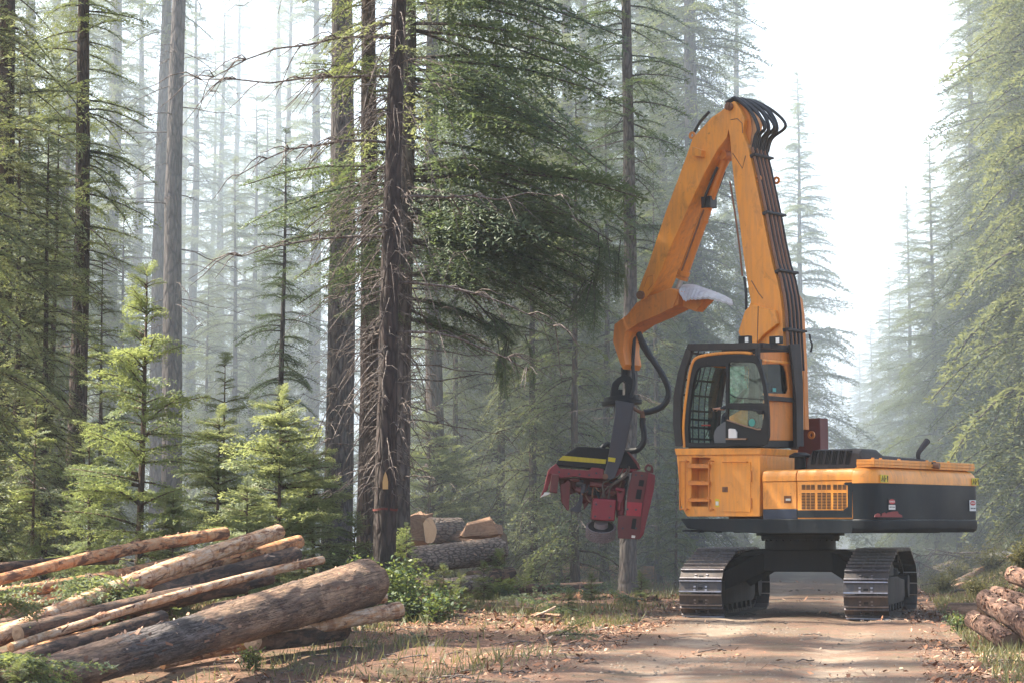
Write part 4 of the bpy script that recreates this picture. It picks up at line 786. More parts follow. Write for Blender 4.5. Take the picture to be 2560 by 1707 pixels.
# weld lines and stain-dark inner pipe
for pl in ([(812, 378), (868, 465), (886, 392)], [(920, 1112), (962, 1185), (985, 1214)], [(800, 185), (838, 178), (866, 205), (868, 262)], [(975, 1262), (972, 1380), (970, 1470)]):
    m = MB(); m.tube([(x, .311 + (.09 if pl[0][0] == 975 else 0), z) for x, z in bp(pl)], .009, 6); m.build('weld_seam', RUST, boom)
P = bp([(800, 540), (835, 760), (860, 960), (872, 1085)], .33); m = MB(); m.tube(catmull([(x + .02, .33, z) for x, z in P], 4), .018); m.build('grease_pipe', RUST, boom)
P = bp([(878, 1090), (888, 1180), (890, 1280)], .33); m = MB(); m.tube(catmull([(x, .33, z) for x, z in P], 4), .026); m.build('black_hose', RUBBER, boom)
back = bp([(900, 350), (930, 480), (960, 620), (985, 740), (1010, 880), (1040, 1020), (1065, 1100), (1085, 1200), (1095, 1290), (1100, 1400), (1112, 1620)])
nb = np.array(back); tb = np.gradient(nb, axis=0); tb /= np.linalg.norm(tb, axis=1)[:, None]; nbk = np.stack([tb[:, 1], -tb[:, 0]], -1); nbk *= np.sign(-nbk[:, :1])
for k, y in enumerate((.27, .20, .13, .07, .01, -.05, -.12, -.20)):
    r_ = (.030, .020, .030, .022, .030, .022, .030, .026)[k]; end = 6 if k in (1, 3, 5) else 11
    m = MB(); m.tube([(p[0] + n_[0] * .065, y, p[1] + n_[1] * .065) for p, n_ in zip(nb[:end], nbk[:end])], r_, 8); m.build('hydraulic_pipe', RUST if k in (0, 2, 4, 6) else DUSTY, boom)
    if end == 6: m = MB(); m.tube([(p[0] + n_[0] * .07, y - .01 * i, p[1] + n_[1] * .07) for i, (p, n_) in enumerate(zip(nb[5:], nbk[5:]))], .026, 8); m.build('lower_hose', RUBBER, boom)
for zx, zy, y in LUGS:
    qz = LY(*Fb((1000, zy)), y)[2]; k = np.argsort(nb[:, 1]); bx = float(np.interp(qz, nb[k, 1], nb[k, 0])) - (.30 if False else 0); lug(bx + (.02 if y > 0 else -.03), qz, y, -.9, .1).build('lifting_lug', ORANGE2, boom)
m = MB(); m.prism(bp([(1040, 1130), (1085, 1200), (1097, 1290), (1102, 1400), (1114, 1620), (1122, 1960), (1040, 1960), (1010, 1500)]), 'y', -.43, -.292); m.build('boom_flange', ORANGE2, boom, .01)
for zy in (395, 725, 1062, 1395):
    q = bp([(np.interp(zy, [350, 480, 620, 740, 880, 1020, 1100, 1200, 1290, 1400], [900, 930, 960, 985, 1010, 1040, 1065, 1085, 1095, 1100]), zy)])[0]; i = int(np.argmin(np.abs(nb[:, 1] - q[1]))); n_, t_ = nbk[i], tb[i]
    m = MB(); a = np.array(q); cs = [a + n_ * h + t_ * s for s, h in ((-.03, -.004), (.03, -.004), (.03, .115), (-.03, .115))]; cs2 = [a + n_ * h + t_ * s for s, h in ((-.022, .1), (.022, .1), (.022, .13), (-.022, .13))]
    m.loft([[(c[0], .31, c[1]) for c in cs], [(c[0], -.25, c[1]) for c in cs]]); m.loft([[(c[0], .33, c[1]) for c in cs2], [(c[0], -.30, c[1]) for c in cs2]]); m.build('pipe_clamp', DUSTY, boom, .005)
stick_poly = bp([(792, 96), (735, 140), (690, 170), (635, 230), (580, 290), (545, 390), (490, 540), (430, 700), (370, 880), (330, 1000), (280, 1130), (258, 1195), (285, 1226), (312, 1210), (345, 1170), (400, 1050), (470, 880), (560, 680), (650, 490), (720, 362), (776, 288), (796, 200)], .29)
m = MB(); m.prism(stick_poly, 'y', -.27, .29); stick = m.build('stick', ORANGE, ex, .012)
m = MB(); m.prism(bp([(602, 345), (655, 365), (650, 402), (602, 396)], .29), 'y', .29, .42); m.build('bracket', ORANGE, stick, .006)
for p, rr in (((283, 1196), .085), ((787, 200), .0)):
    if rr: q = LY(*Fb(p), .3); m = MB(); m.cyl((q[0], .28, q[2]), (q[0], .35, q[2]), rr, sides=18); m.cyl((q[0], .35, q[2]), (q[0], .37, q[2]), rr * .55, sides=12); m.build('pivot_pin', RUST, stick, .006)
m = MB(); P = bp([(330, 1170), (355, 1080), (420, 910), (505, 715), (590, 530), (650, 410)], .29)
m.tube([(x, .292, z) for x, z in bp([(300, 1150), (320, 1090), (352, 1080), (352, 1130), (322, 1170)], .29)], .010, 6); m.build('weld_line', ORANGE2, stick)
q = LY(*Fb((585, 283)), .1); lug(q[0], q[2], .1, .6, .6).build('lifting_lug', ORANGE2, stick)
P = [LY(*Fb(p), 0.02) for p in ((600, 272), (640, 205), (690, 150))]; m = MB(); m.tube(catmull([p + [.05, 0, .05] for p in P], 5), .030); m.build('black_hose', RUBBER, stick)
c0, c1 = LY(*Fb((772, 392)), 0.), LY(*Fb((522, 1088)), 0.); dd = (c1 - c0) / np.linalg.norm(c1 - c0); LL = np.linalg.norm(c1 - c0)
m = MB(); m.cyl(c0 + dd * .05, c0 + dd * LL * .40, .085, sides=18); m.cyl(c0 + dd * LL * .38, c1, .100, sides=20); m.cyl(c1, c1 + dd * .06, .125, sides=20); m.cyl(c1 - dd * .12, c1 - dd * .02, .120, sides=20)
m.cyl(c0 + dd * LL * .52, c0 + dd * LL * .545, .115, sides=20); m.cyl(c0 + [0, .13, 0], c0 - [0, .13, 0], .10, sides=16)
cyl = m.build('stick_cylinder', ORANGE2, ex, .006)
r1 = LY(*Fb((490, 1158)), 0.); m = MB(); m.cyl(c1 + dd * .05, c1 + dd * .38, .05, sides=14); m.build('piston_rod', BRIGHT, cyl)
m = MB(); m.tube(catmull([c0 + dd * .25 + [0, .13, 0], c0 + dd * .5 + [.02, .14, -.0], c0 + dd * LL * .36 + [.02, .15, 0], c0 + dd * LL * .42 + [0, .12, 0]], 5), .03); m.tube(catmull([c0 + dd * .3 + [0, -.13, 0], c0 + dd * .6 + [.02, -.14, 0], c0 + dd * LL * .40 + [0, -.12, 0]], 5), .03); m.box(tuple(c0 + dd * LL * .385 - .11), tuple(c0 + dd * LL * .385 + .11)); m.build('cylinder_hoses', RUBBER, cyl, .01)
m = MB(); m.tube([c0 + dd * LL * .45 + [-.02, .11, .0], c1 - dd * .1 + [-.02, .11, 0]], .018); m.build('cylinder_pipe', RUST, cyl)
ap = lambda p, y=.27: sideY(Fa, p, y)
arm_poly = ap([(562, 172), (600, 150), (640, 135), (725, 100), (745, 89), (772, 95), (800, 108), (795, 185), (740, 212), (690, 238), (575, 287), (508, 332), (492, 370), (488, 440), (500, 515), (487, 545), (470, 512), (450, 452), (430, 387), (438, 293), (512, 238)])
zbase = min(z for x, z in arm_poly)
m = MB(); m.prism(arm_poly, 'y', -.25, .27); arm = m.build('heel_arm', ORANGE2, ex, .014)
q = LY(*Fa((745, 125)), .28); m = MB(); m.cyl((q[0], .262, q[2]), (q[0], .285, q[2]), .085, sides=20); m.build('pin_eye', DUSTY, arm); m = MB(); m.prism(ap([(725, 100), (768, 95), (800, 110), (792, 150), (770, 205), (745, 212), (728, 170)]), 'y', .27, .30); m.build('eye_plate', ORANGE2, arm, .01)
U = [LY(*Fa(p), -.22) for p in ((812, 84), (850, 78), (890, 82), (930, 95), (1000, 120), (1060, 145), (1096, 166))]; Lw = [LY(*Fa(p), .30) for p in ((800, 112), (832, 160), (865, 152), (905, 152), (965, 148), (1030, 165), (1102, 188))]
U, Lw = catmull(U, 4), catmull(Lw, 4); Lw[1::2, 2] -= .022; nn = np.array([0, .35, -.35]) * .10; m = MB(); m.loft([[tuple(a), tuple(b), tuple(b + np.array([0, -.01, .035])), tuple(a + np.array([0, -.01, .035]))] for a, b in zip(U, Lw)])
m.build('torn_plate', paint('scraped_steel', (.52, .50, .49), (.40, .30, .25), .5, .45, (.42, .38, .35), .1), arm, smooth=False)
m = MB(); m.prism(ap([(792, 184), (800, 112), (860, 158), (960, 152), (925, 185), (892, 222), (850, 206)], .12), 'y', -.12, .12); m.build('web_plate', ORANGE2, arm, .008)
q = LY(*Fa((508, 545)), 0.); TIP = EC + q[0] * _ef + q[1] * _el + np.array([0, 0, q[2]])
# hose loops over the boom top
S0 = [LY(*Fb(p), .0) for p in ((845, 70), (900, 62), (1000, 85), (1070, 130), (1082, 190), (1050, 260), (1010, 325))]
for k in range(8):
    y = .24 - .068 * k; sc = .62 + .055 * k + (.06 if k % 2 else 0); a = np.array([LY(*Fb((830, 84)), .1)[0], y, LY(*Fb((830, 84)), .1)[2]]); e = np.array([nb[0][0] + nbk[0][0] * .065, y, nb[0][1] + nbk[0][1] * .065])
    mid = (a + e) / 2; o = np.array([-1., 0, .25]); pts = [a + [.12, 0, -.02], a + [0, 0, .03], a + [-.17 * sc, 0, .05 * sc], a * .65 + e * .35 + o * .44 * sc, a * .30 + e * .70 + o * .47 * sc * (1.12 if k % 3 == 1 else .92), e + [-.10 * sc, 0, .20 + .03 * (k % 3)], e + [0, 0, -.02]]
    m = MB(); m.tube(catmull(pts, 6), .030 if k % 3 else .036, 8); m.build('hose_loop', RUBBER, ex)
for yy, poly in ((.33, [(800, 92), (822, 74), (850, 118), (880, 180), (868, 255), (845, 200)]),):
    pass
for y in (.18, -.05, -.22):
    m = MB(); m.prism(bp([(850, 90), (885, 110), (915, 165), (925, 240), (915, 330), (890, 300), (870, 180)], y), 'y', y - .015, y + .015); m.build('boom_rib', ORANGE2, boom)
P = [LY(*p, -.31) for p in ((2024, 835), (2026, 850), (2030, 862), (2027, 880))]; m = MB(); m.tube(catmull(P, 5), .018); m.build('loose_strap', DUSTY, boom)

# --- stickers and lettering on the counterweight and hood
def word(txt, loc, size, mat, parent, rot, sx=1.):
    c = bpy.data.curves.new('lettering', 'FONT'); c.body = txt; c.size = size; c.align_x = 'CENTER'; c.align_y = 'CENTER'; c.extrude = .001
    f_ = bpy.data.objects.new('font', c); me = bpy.data.meshes.new_from_object(f_); bpy.data.objects.remove(f_); me.materials.append(mat)
    o = link(bpy.data.objects.new('lettering', me), parent); o.location = loc; o.rotation_euler = rot; o.scale = (sx, 1, 1); return o
RROT = (math.pi / 2, 0, -math.pi / 2)      # text reading on the rear face (looking along +x)
def oval(mb, x, yc, zc, a, b, t=.002, n=28): mb.prism([(yc + a * math.cos(k * 2 * math.pi / n), zc + b * math.sin(k * 2 * math.pi / n)) for k in range(n)], 'x', x - t, x + t)
XR = XT + .004
for (c0_, c1_, narrow) in (((1090, 688), (1245, 814), 0), ((2106, 722), (2180, 840), 1)):
    if narrow: yc, w2 = LX(*Ft((2120, 780)), XR)[1], .115
    else: yc = LX(*Ft((1168, 750)), XR)[1]; w2 = .115
    zc_ = LX(*Ft((1168, 750)), XR)[2]; h2 = .098
    m = MB(); m.box((XR - .012, yc - w2, zc_ - h2), (XR - .006, yc + w2, zc_ + h2)); sg = m.build('danger_sign', INK if not narrow else WHT, ex)
    if not narrow:
        m = MB(); m.box((XR - .0145, yc - w2 + .008, zc_ - h2 + .006), (XR - .012, yc + w2 - .008, zc_ - .012)); m.build('white_field', WHT, sg)
    m = MB(); oval(m, XR - .0148, yc, zc_ + .045, w2 * .86, .042); m.build('red_oval', REDS, sg)
    word('DANGER', (XR - .018, yc, zc_ + .045), .044, WHT, sg, RROT); word('KEEP CLEAR', (XR - .0165, yc, zc_ - .05), .034, INK, sg, RROT, .92)
for pc, sh in (((1080, 428), 0), ((2150, 465), .0)):
    q = LX(*Ft(pc), XT); yc, zc_ = q[1] + sh, 2.405; m = MB(); m.box((XT - .012, yc - .125, zc_ - .065), (XT - .006, yc + .125, zc_ + .065)); sg = m.build('warning_sign', YEL, ex)
    m = MB(); tri = lambda s: [(yc + .06 - s * .055, zc_ - s * .045), (yc + .06 + s * .055, zc_ - s * .045), (yc + .06, zc_ + s * .05)]; ring_prism(m, tri(1.), tri(.72), 'x', XT - .015, XT - .0118)
    m.box((XT - .015, yc + .045, zc_ - .022), (XT - .0118, yc + .075, zc_ - .006)); m.box((XT - .015, yc + .055, zc_ - .006), (XT - .0118, yc + .066, zc_ + .012))
    m.box((XT - .015, yc - .004, zc_ - .055), (XT - .0118, yc + .002, zc_ + .055)); m.box((XT - .015, yc - .020, zc_ - .05), (XT - .0118, yc - .012, zc_ + .05)); m.box((XT - .015, yc - .072, zc_ - .004), (XT - .0118, yc - .026, zc_ + .004))
    m.prism([(yc - .024, zc_), (yc - .040, zc_ + .014), (yc - .040, zc_ - .014)], 'x', XT - .015, XT - .0118); m.prism([(yc - .105, zc_ - .052), (yc - .093, zc_ - .052), (yc - .088, zc_ + .01), (yc - .075, zc_ + .03), (yc - .088, zc_ + .05), (yc - .108, zc_ + .045), (yc - .112, zc_ + .02)], 'x', XT - .015, XT - .0118); m.build('pictogram', INK, sg)
m = MB(); pp = rearX(Ft, [(968, 900), (975, 872), (1005, 855), (1035, 862), (1040, 895), (1052, 890), (1058, 858), (1090, 845), (1110, 862), (1120, 848), (1180, 836), (1240, 832), (1255, 862), (1290, 878), (1298, 903)], XT - .004); m.prism(pp, 'x', XT - .008, XT - .002); m.build('red_mark', plain('faded_red', (.20, .008, .012), .5), ex)
# ------------------------------------------------------------------ harvester head hanging from the heel arm
HY = TIP[1]; HR = PY(1500, 1150, HY)
hd = thing('harvester_head', 'red and black harvester head with a yellow stripe hanging from the excavator arm', 'harvester head', tuple(HR))
Fh, Fh4 = frame(1350, 900, .29973), frame(1340, 680, .44635)
def hp_(pts, F=Fh): return [(lambda q: (q[0] - HR[0], q[2] - HR[2]))(PY(*F(p), HY)) for p in pts]
def h3(p, y, F=Fh): q = PY(*F(p), HY + y); return np.array([q[0] - HR[0], y, q[2] - HR[2]])
DK0 = plain('roller_dark', (.008, .008, .009), .9)
HRED = paint('head_red', (.25, .018, .028), (.14, .07, .055), .35, .5, (.20, .18, .17), .10); HRED2 = paint('dusty_head_red', (.17, .034, .033), (.16, .09, .07), .5, .65, (.25, .2, .18), .1)
HGREY = paint('head_dark_grey', (.045, .045, .055), (.11, .085, .075), .3, .5)
m = MB(); m.cyl(h3((715, 62), 0), h3((712, 140), 0), .10, .085, 16); m.build('swivel', BLACK, hd, .01)
ro = hp_([(690, 126), (640, 155), (604, 190), (592, 250), (585, 300), (600, 322), (690, 342), (770, 356), (782, 300), (786, 220), (776, 175), (745, 138)])
ri = hp_([(690, 175), (665, 200), (652, 230), (648, 262), (650, 285), (665, 292), (690, 296), (705, 294), (712, 270), (715, 230), (712, 195), (702, 178)])
m = MB(); ring_prism(m, ro, ri, 'y', -.20, -.10); ring_prism(m, ro, ri, 'y', .10, .20); m.prism(hp_([(728, 205), (748, 215), (742, 270), (722, 280)]), 'y', -.205, -.195); m.box(tuple(h3((690, 300), -.12)), tuple(h3((600, 250), .12)))
m.cyl(h3((680, 340), 0), h3((676, 300), 0), .36, .34, 28); m.cyl(h3((682, 372), 0), h3((680, 338), 0), .40, .40, 28); m.build('rotator', BLACK, hd, .012)
bk = hp_([(620, 345), (775, 372), (752, 480), (700, 740), (668, 850), (612, 985), (575, 1004), (545, 995), (525, 958), (545, 880), (562, 800), (615, 470), (618, 440)])
m = MB(); m.prism(bk, 'y', -.50, -.42); m.prism([(x + .05, z) for x, z in bk], 'y', .30, .38); m.prism(hp_([(622, 350), (772, 376), (755, 470), (735, 560), (640, 545), (620, 450)]), 'y', -.42, .30); m.build('hanger_bracket', HGREY, hd, .012)
m = MB(); m.cyl(h3((545, 968), -.52), h3((545, 968), -.40), .055, sides=16); m.build('bracket_pin', RUST, hd, .006)
cov = hp_([(300, 722), (430, 730), (570, 742), (690, 765), (722, 768), (770, 820), (808, 868), (828, 912), (640, 905), (540, 915), (300, 898), (120, 880), (152, 830), (232, 770)])
m = MB(); m.prism(cov, 'y', -.40, .42); cv = m.build('top_cover', BLACK, hd, .025)
m = MB(); m.prism(hp_([(188, 800), (545, 832), (538, 868), (148, 838)]), 'y', -.406, -.398); m.build('yellow_stripe', paint('stripe_yellow', (.60, .46, .015), (.3, .22, .1), .3, .5), cv)
m = MB(); m.prism(hp_([(560, 814), (620, 822), (614, 856), (557, 848)]), 'y', -.506, -.50); m.build('yellow_label', YEL, hd)
m = MB(); m.prism(hp_([(715, 768), (735, 772), (812, 862), (830, 912), (812, 915), (790, 872)]), 'y', -.43, .43); m.build('cover_edge', HRED2, cv, .01)
m = MB(); m.prism(hp_([(130, 864), (162, 905), (400, 921), (424, 896), (480, 900), (526, 912), (520, 992), (400, 988), (280, 972), (170, 986), (100, 962), (68, 952), (75, 908)]), 'y', -.41, -.02); m.prism(hp_([(660, 860), (700, 850), (735, 860), (812, 912), (760, 935), (700, 930), (640, 970), (610, 985)]), 'y', -.38, .38); m.build('main_frame', HRED, hd, .015)
m = MB(); m.prism(hp_([(70, 912), (112, 900), (100, 960), (60, 1080), (30, 1122), (2, 1142), (30, 1070)]), 'y', -.30, .30); m.build('delimbing_knife', HRED, hd, .01); m = MB(); m.prism(hp_([(2, 1142), (30, 1100), (95, 1105), (60, 1125)]), 'y', -.30, .25); m.build('knife_edge', BRIGHT, hd, .004)
m = MB(); m.prism(hp_([(92, 948), (156, 955), (140, 1112), (76, 1102)]), 'y', -.44, -.12); m.build('knife_box', HRED2, hd, .02)
m = MB(); m.prism(hp_([(225, 1008), (250, 1012), (246, 1080), (238, 1250), (222, 1254), (204, 1225), (176, 1185), (168, 1120), (166, 1042), (190, 1030)]), 'y', -.35, -.24); m.prism(hp_([(235, 985), (325, 990), (325, 1015), (250, 1012)]), 'y', -.3, .1); m.prism(hp_([(195, 1010), (215, 990), (330, 1010), (345, 1060), (300, 1100), (270, 1060)]), 'y', -.12, .15); m.build('gripping_arm', HRED2, hd, .015)
m = MB(); m.prism(hp_([(345, 1040), (378, 1030), (372, 1075), (352, 1130), (350, 1180), (330, 1268), (252, 1262), (246, 1240), (290, 1215), (320, 1170), (328, 1120)]), 'y', -.38, -.30); m.build('gripping_blade', HGREY, hd, .01)
m = MB(); m.cyl(h3((385, 1150), -.1), h3((430, 1160), -.1), .085, sides=18); m.cyl(h3((352, 1140), -.1), h3((388, 1148), -.1), .12, sides=18); m.prism(hp_([(358, 1190), (392, 1150), (410, 1180), (365, 1250)]), 'y', -.16, -.06); m.build('hinge_pin', HRED2, hd, .008)
m = MB(); m.prism(hp_([(250, 985), (520, 990), (620, 990), (640, 1160), (440, 1150), (380, 1140), (330, 1100)]), 'y', .06, .36); m.cyl(h3((400, 1075), -.15), h3((490, 1085), -.15), .10, sides=18); m.cyl(h3((300, 1020), -.2), h3((360, 1030), -.2), .07, sides=16); m.build('inner_frame', HGREY, hd, .01)
fm = hp_([(432, 1150), (470, 1152), (628, 1165), (620, 1250), (612, 1342), (500, 1338), (420, 1328), (425, 1260)]); m = MB(); m.prism(fm, 'y', -.48, .05); m.build('feed_motor', paint('scraped_red', (.32, .018, .032), (.16, .07, .055), .3, .5, (.30, .28, .27), .35), hd, .03)
a, b = h3((503, 1474), -.17), h3((508, 1388), -.27); ax_ = (b - a) / np.linalg.norm(b - a)
m = MB(); m.cyl(a, b, .27, .275, 40); m.cyl(b + ax_ * .0, b + ax_ * .10, .14, .13, 20); rim = MB(); rim.cyl(b + ax_ * .001, b + ax_ * .006, .25, .25, 36); rim.build('roller_hollow', DK0, hd)
u = np.cross(ax_, [0, 1., 0]); u /= np.linalg.norm(u); w = np.cross(ax_, u)
for i in range(30):
    for j in range(5):
        an = (i + (j % 2) * .5) * math.pi / 15; c = a + ax_ * (.025 + j * .05) + (u * math.cos(an) + w * math.sin(an)) * .275; n_ = u * math.cos(an) + w * math.sin(an); tn = np.cross(ax_, n_)
        m.loft([[c + tn * .018 - ax_ * .016, c + tn * .018 + ax_ * .016, c - tn * .018 + ax_ * .016, c - tn * .018 - ax_ * .016], [c + n_ * .022 + tn * .006 - ax_ * .006, c + n_ * .022 + tn * .006 + ax_ * .006, c + n_ * .022 - tn * .006 + ax_ * .006, c + n_ * .022 - tn * .006 - ax_ * .006]])
m.build('feed_roller', paint('roller_steel', (.30, .25, .25), (.32, .22, .18), .4, .5, (.08, .06, .06), .2, .1), hd, smooth=False)
# saw box: tall slotted plate at the right
pl_o = hp_([(762, 926), (892, 938), (868, 1060), (845, 1190), (832, 1300), (822, 1440), (815, 1492), (640, 1482), (636, 1400), (640, 1300), (706, 1292), (712, 1190), (722, 1090), (745, 1000)])
m = MB(); m.prism(pl_o, 'y', -.50, -.42); sb = m.build('saw_box', HRED2, hd, .012)
m = MB(); m.prism(hp_([(888, 936), (946, 962), (944, 1020), (935, 1085), (880, 1320), (850, 1450), (815, 1492), (832, 1300), (862, 1090)]), 'y', -.49, .20); m.build('saw_box_side', HRED, sb, .01)
m = MB(); m.prism(hp_([(716, 1182), (838, 1190), (826, 1302), (708, 1294)]), 'y', -.508, -.49); m.build('clean_red_patch', paint('clean_red', (.46, .022, .04), (.25, .08, .06), .2, .45), sb)
DK = plain('deep_slot', (.008, .008, .009), .9)
for pts in ([(816, 1000), (856, 1004), (846, 1056), (806, 1050)], [(796, 1078), (838, 1082), (824, 1162), (782, 1156)], [(760, 1318), (792, 1320), (780, 1408), (746, 1402)]): m = MB(); m.prism(hp_(pts), 'y', -.512, -.496); m.build('slot', DK, sb)
m = MB(); m.prism(hp_([(752, 1456), (782, 1460), (778, 1480), (750, 1477)]), 'y', -.512, -.496); m.build('bright_nut', BRIGHT, sb)
m = MB(); oo, oi = ([(math.cos(t_) * r_, math.sin(t_) * r_) for t_ in np.linspace(0, 2 * math.pi, 20, endpoint=False)] for r_ in (.085, .045)); c = hp_([(900, 905)])[0]
ring_prism(m, [(c[0] + x, c[1] + z) for x, z in oo], [(c[0] + x, c[1] + z) for x, z in oi], 'y', -.3, -.25); m.prism(hp_([(862, 905), (885, 935), (935, 945), (938, 905), (915, 925), (885, 925)]), 'y', -.3, -.25); m.build('lifting_eye', HRED2, hd, .006)
m = MB(); m.prism(hp_([(625, 1064), (645, 1060), (650, 1110), (668, 1112), (672, 1066), (700, 1070), (698, 1120), (670, 1190), (640, 1185)]), 'y', -.40, -.30); m.cyl(h3((630, 1075), -.42), h3((690, 1080), -.42), .035, sides=12); m.cyl(h3((668, 1180), -.38), h3((655, 1250), -.38), .045, sides=14); m.cyl(h3((682, 1150), -.3), h3((676, 1290), -.3), .06, sides=14); m.build('saw_cylinder', HRED, hd, .008)
m = MB(); m.prism(hp_([(625, 1000), (745, 960), (722, 1090), (706, 1290), (640, 1300), (620, 1160)]), 'y', .0, .3); m.build('back_plate', HGREY, hd)
for pts in ([(745, 880), (735, 940), (690, 990), (600, 1040), (540, 1080), (515, 1140)], [(730, 900), (700, 970), (620, 1020), (585, 1070), (570, 1150)], [(570, 1005), (530, 1020), (522, 1070), (540, 1140)], [(700, 900), (660, 960), (560, 1010)]):
    m = MB(); m.tube(catmull([h3(p, -.45) for p in pts], 6), .017, 8); m.build('head_hose', paint('tan_hose', (.10, .07, .05), (.2, .14, .1), .4, .7), hd)
m = MB(); m.prism(hp_([(150, 975), (640, 985), (715, 1000), (700, 1300), (640, 1310), (630, 1170), (430, 1152), (340, 1120), (250, 1060), (175, 1070)]), 'y', -.02, .30); m.prism(hp_([(180, 1000), (330, 1000), (345, 1080), (230, 1130), (180, 1100)]), 'y', .05, .32); m.build('inner_housing', HRED2, hd, .02)
rngh = np.random.default_rng(12)
for k in range(9):
    a = np.array((rngh.uniform(300, 640), rngh.uniform(1000, 1110))); b = a + rngh.uniform(-90, 120, 2); mid = (a + b) / 2 + np.array((rngh.uniform(-20, 20), rngh.uniform(30, 70)))
    m = MB(); m.tube(catmull([h3(a, -.25), h3(mid, -.38), h3(b, -.22)], 7), rngh.uniform(.012, .02), 7); m.build('head_hose', RUBBER if k % 2 else RUST, hd)
for p, L, r_ in (((415, 1030), 110, .055), ((300, 1075), 60, .05), ((560, 1090), 60, .06)):
    m = MB(); m.cyl(h3(p, -.3), h3((p[0] + L, p[1] + 14), -.3), r_, sides=14); m.cyl(h3((p[0] + L, p[1] + 14), -.3), h3((p[0] + L + 40, p[1] + 19), -.3), r_ * .5, sides=10); m.build('tilt_cylinder', HRED2, hd, .006)
for p in ((160, 930), (240, 945), (330, 950), (410, 955), (470, 940), (740, 950), (800, 955), (850, 960), (730, 1240), (800, 1245), (690, 1400), (800, 1400), (470, 1200), (590, 1215), (460, 1300), (580, 1310)):
    m = MB(); y_ = -.41 if p[0] < 560 and p[1] < 1000 else (-.48 if p[0] < 640 else -.51); m.cyl(h3(p, y_ - .018), h3(p, y_ + .01), .022, sides=6); m.build('bolt', HGREY, hd)
# supply hoses from the arm
T4 = lambda pts, ys, F=Fh4: catmull([h3(p, y, F) for p, y in zip(pts, ys)], 7)
m = MB(); m.tube(T4([(562, 312), (590, 378), (640, 468), (700, 560), (738, 640), (740, 700), (705, 752), (650, 776), (606, 786)], [0, -.1, -.15, -.2, -.2, -.2, -.2, -.2, -.2]), .062, 10); m.build('supply_hose', RUBBER, hd)
m = MB(); m.tube(T4([(552, 312), (548, 420), (542, 520), (550, 620), (536, 690), (515, 700)], [0, -.1, -.15, -.22, -.28, -.28]), .036, 8); m.build('supply_hose', RUBBER, hd)
m = MB(); m.tube(T4([(566, 320), (585, 400), (612, 450), (640, 490)], [0, -.08, -.10, -.12]), .030, 8); m.build('supply_hose', RUBBER, hd)
m = MB(); m.tube(T4([(600, 815), (598, 850), (606, 900), (602, 950), (570, 992), (520, 1000), (470, 992)], [-.2, -.2, -.2, -.2, -.15, -.05, .05]), .062, 10); m.build('supply_hose', RUBBER, hd)
m = MB(); m.tube(T4([(535, 752), (560, 770), (596, 790)], [-.25, -.22, -.2]), .035, 8); m.tube(T4([(596, 782), (598, 820)], [-.2, -.2]), .05, 8); m.tube(T4([(590, 790), (640, 778)], [-.2, -.2]), .05, 8); m.build('hose_fitting', RUST, hd)
m = MB(); m.tube(T4([(370, 985), (385, 968), (405, 962), (420, 975)], [.2, .2, .2, .2]), .05, 10); m.build('head_hose', RUBBER, hd)

# ------------------------------------------------------------------ the operator
def skinned(name, verts, edges, radii, mat, parent=None, sub=2, root=0):
    me = bpy.data.meshes.new(name); me.from_pydata([tuple(v) for v in verts], edges, []); o = link(bpy.data.objects.new(name, me), parent); me.materials.append(mat)
    md = o.modifiers.new('skin', 'SKIN'); sl = me.skin_vertices[0].data
    for i, r_ in enumerate(radii): sl[i].radius = (r_, r_) if np.isscalar(r_) else r_
    sl[root].use_root = True; md.use_smooth_shade = True
    s2 = o.modifiers.new('sub', 'SUBSURF'); s2.levels = s2.render_levels = sub; return o
SKIN = plain('skin', (.42, .22, .15), .55); SHIRT = plain('dark_work_shirt', (.020, .026, .040), .9)
seat_z = FL + .50; px0 = .40; hand = LY(*Fc((575, 948)), 1.20)
op = thing('person', 'seated operator in a dark work shirt reaching for the cab lever', 'person', tuple(EC), math.pi - AL)
B = [(px0, .95, seat_z + .10), (px0 - .03, .95, seat_z + .28), (px0 - .05, .95, seat_z + .46), (px0 - .03, .95, seat_z + .56), (px0 - .01, .95, seat_z + .64), (px0 + .01, .95, seat_z + .74), (px0 + .0, .95, seat_z + .82)]
E_ = [(0, 1), (1, 2), (2, 3), (3, 4), (4, 5), (5, 6)]; RR = [(.15, .12), (.15, .11), (.17, .11), .058, .066, .094, .075]
def chain_(pts, rr, start):
    global B, E_, RR
    k = start
    for p, r_ in zip(pts, rr): B.append(tuple(p)); RR.append(r_); E_.append((k, len(B) - 1)); k = len(B) - 1
    return k
chain_([(px0 - .03, 1.14, seat_z + .50), (px0 + .06, 1.21, seat_z + .36), (px0 + .16, 1.23, seat_z + .24), (px0 + .34, 1.22, (seat_z + .25 + hand[2]) / 2), (hand[0] - .10, hand[1], hand[2])], [.065, .052, .046, .040, .030], 2)
chain_([(px0 - .03, .76, seat_z + .50), (px0 + .05, .70, seat_z + .34), (px0 + .16, .68, seat_z + .22), (px0 + .36, .70, seat_z + .24), (px0 + .44, .71, seat_z + .25)], [.065, .052, .046, .038, .030], 2)
for s in (-1, 1): chain_([(px0 + .08, .95 + s * .11, seat_z + .09), (px0 + .30, .95 + s * .14, seat_z + .10), (px0 + .47, .95 + s * .15, seat_z + .08), (px0 + .50, .95 + s * .15, seat_z - .16), (px0 + .52, .95 + s * .15, seat_z - .37), (px0 + .66, .95 + s * .16, FL + .09)], [.095, .085, .065, .055, .045, .045], 0)
body = skinned('body', B, E_, RR, SHIRT, op)
m = MB(); hc = np.array([px0 + .012, .95, seat_z + .775]); rg = []
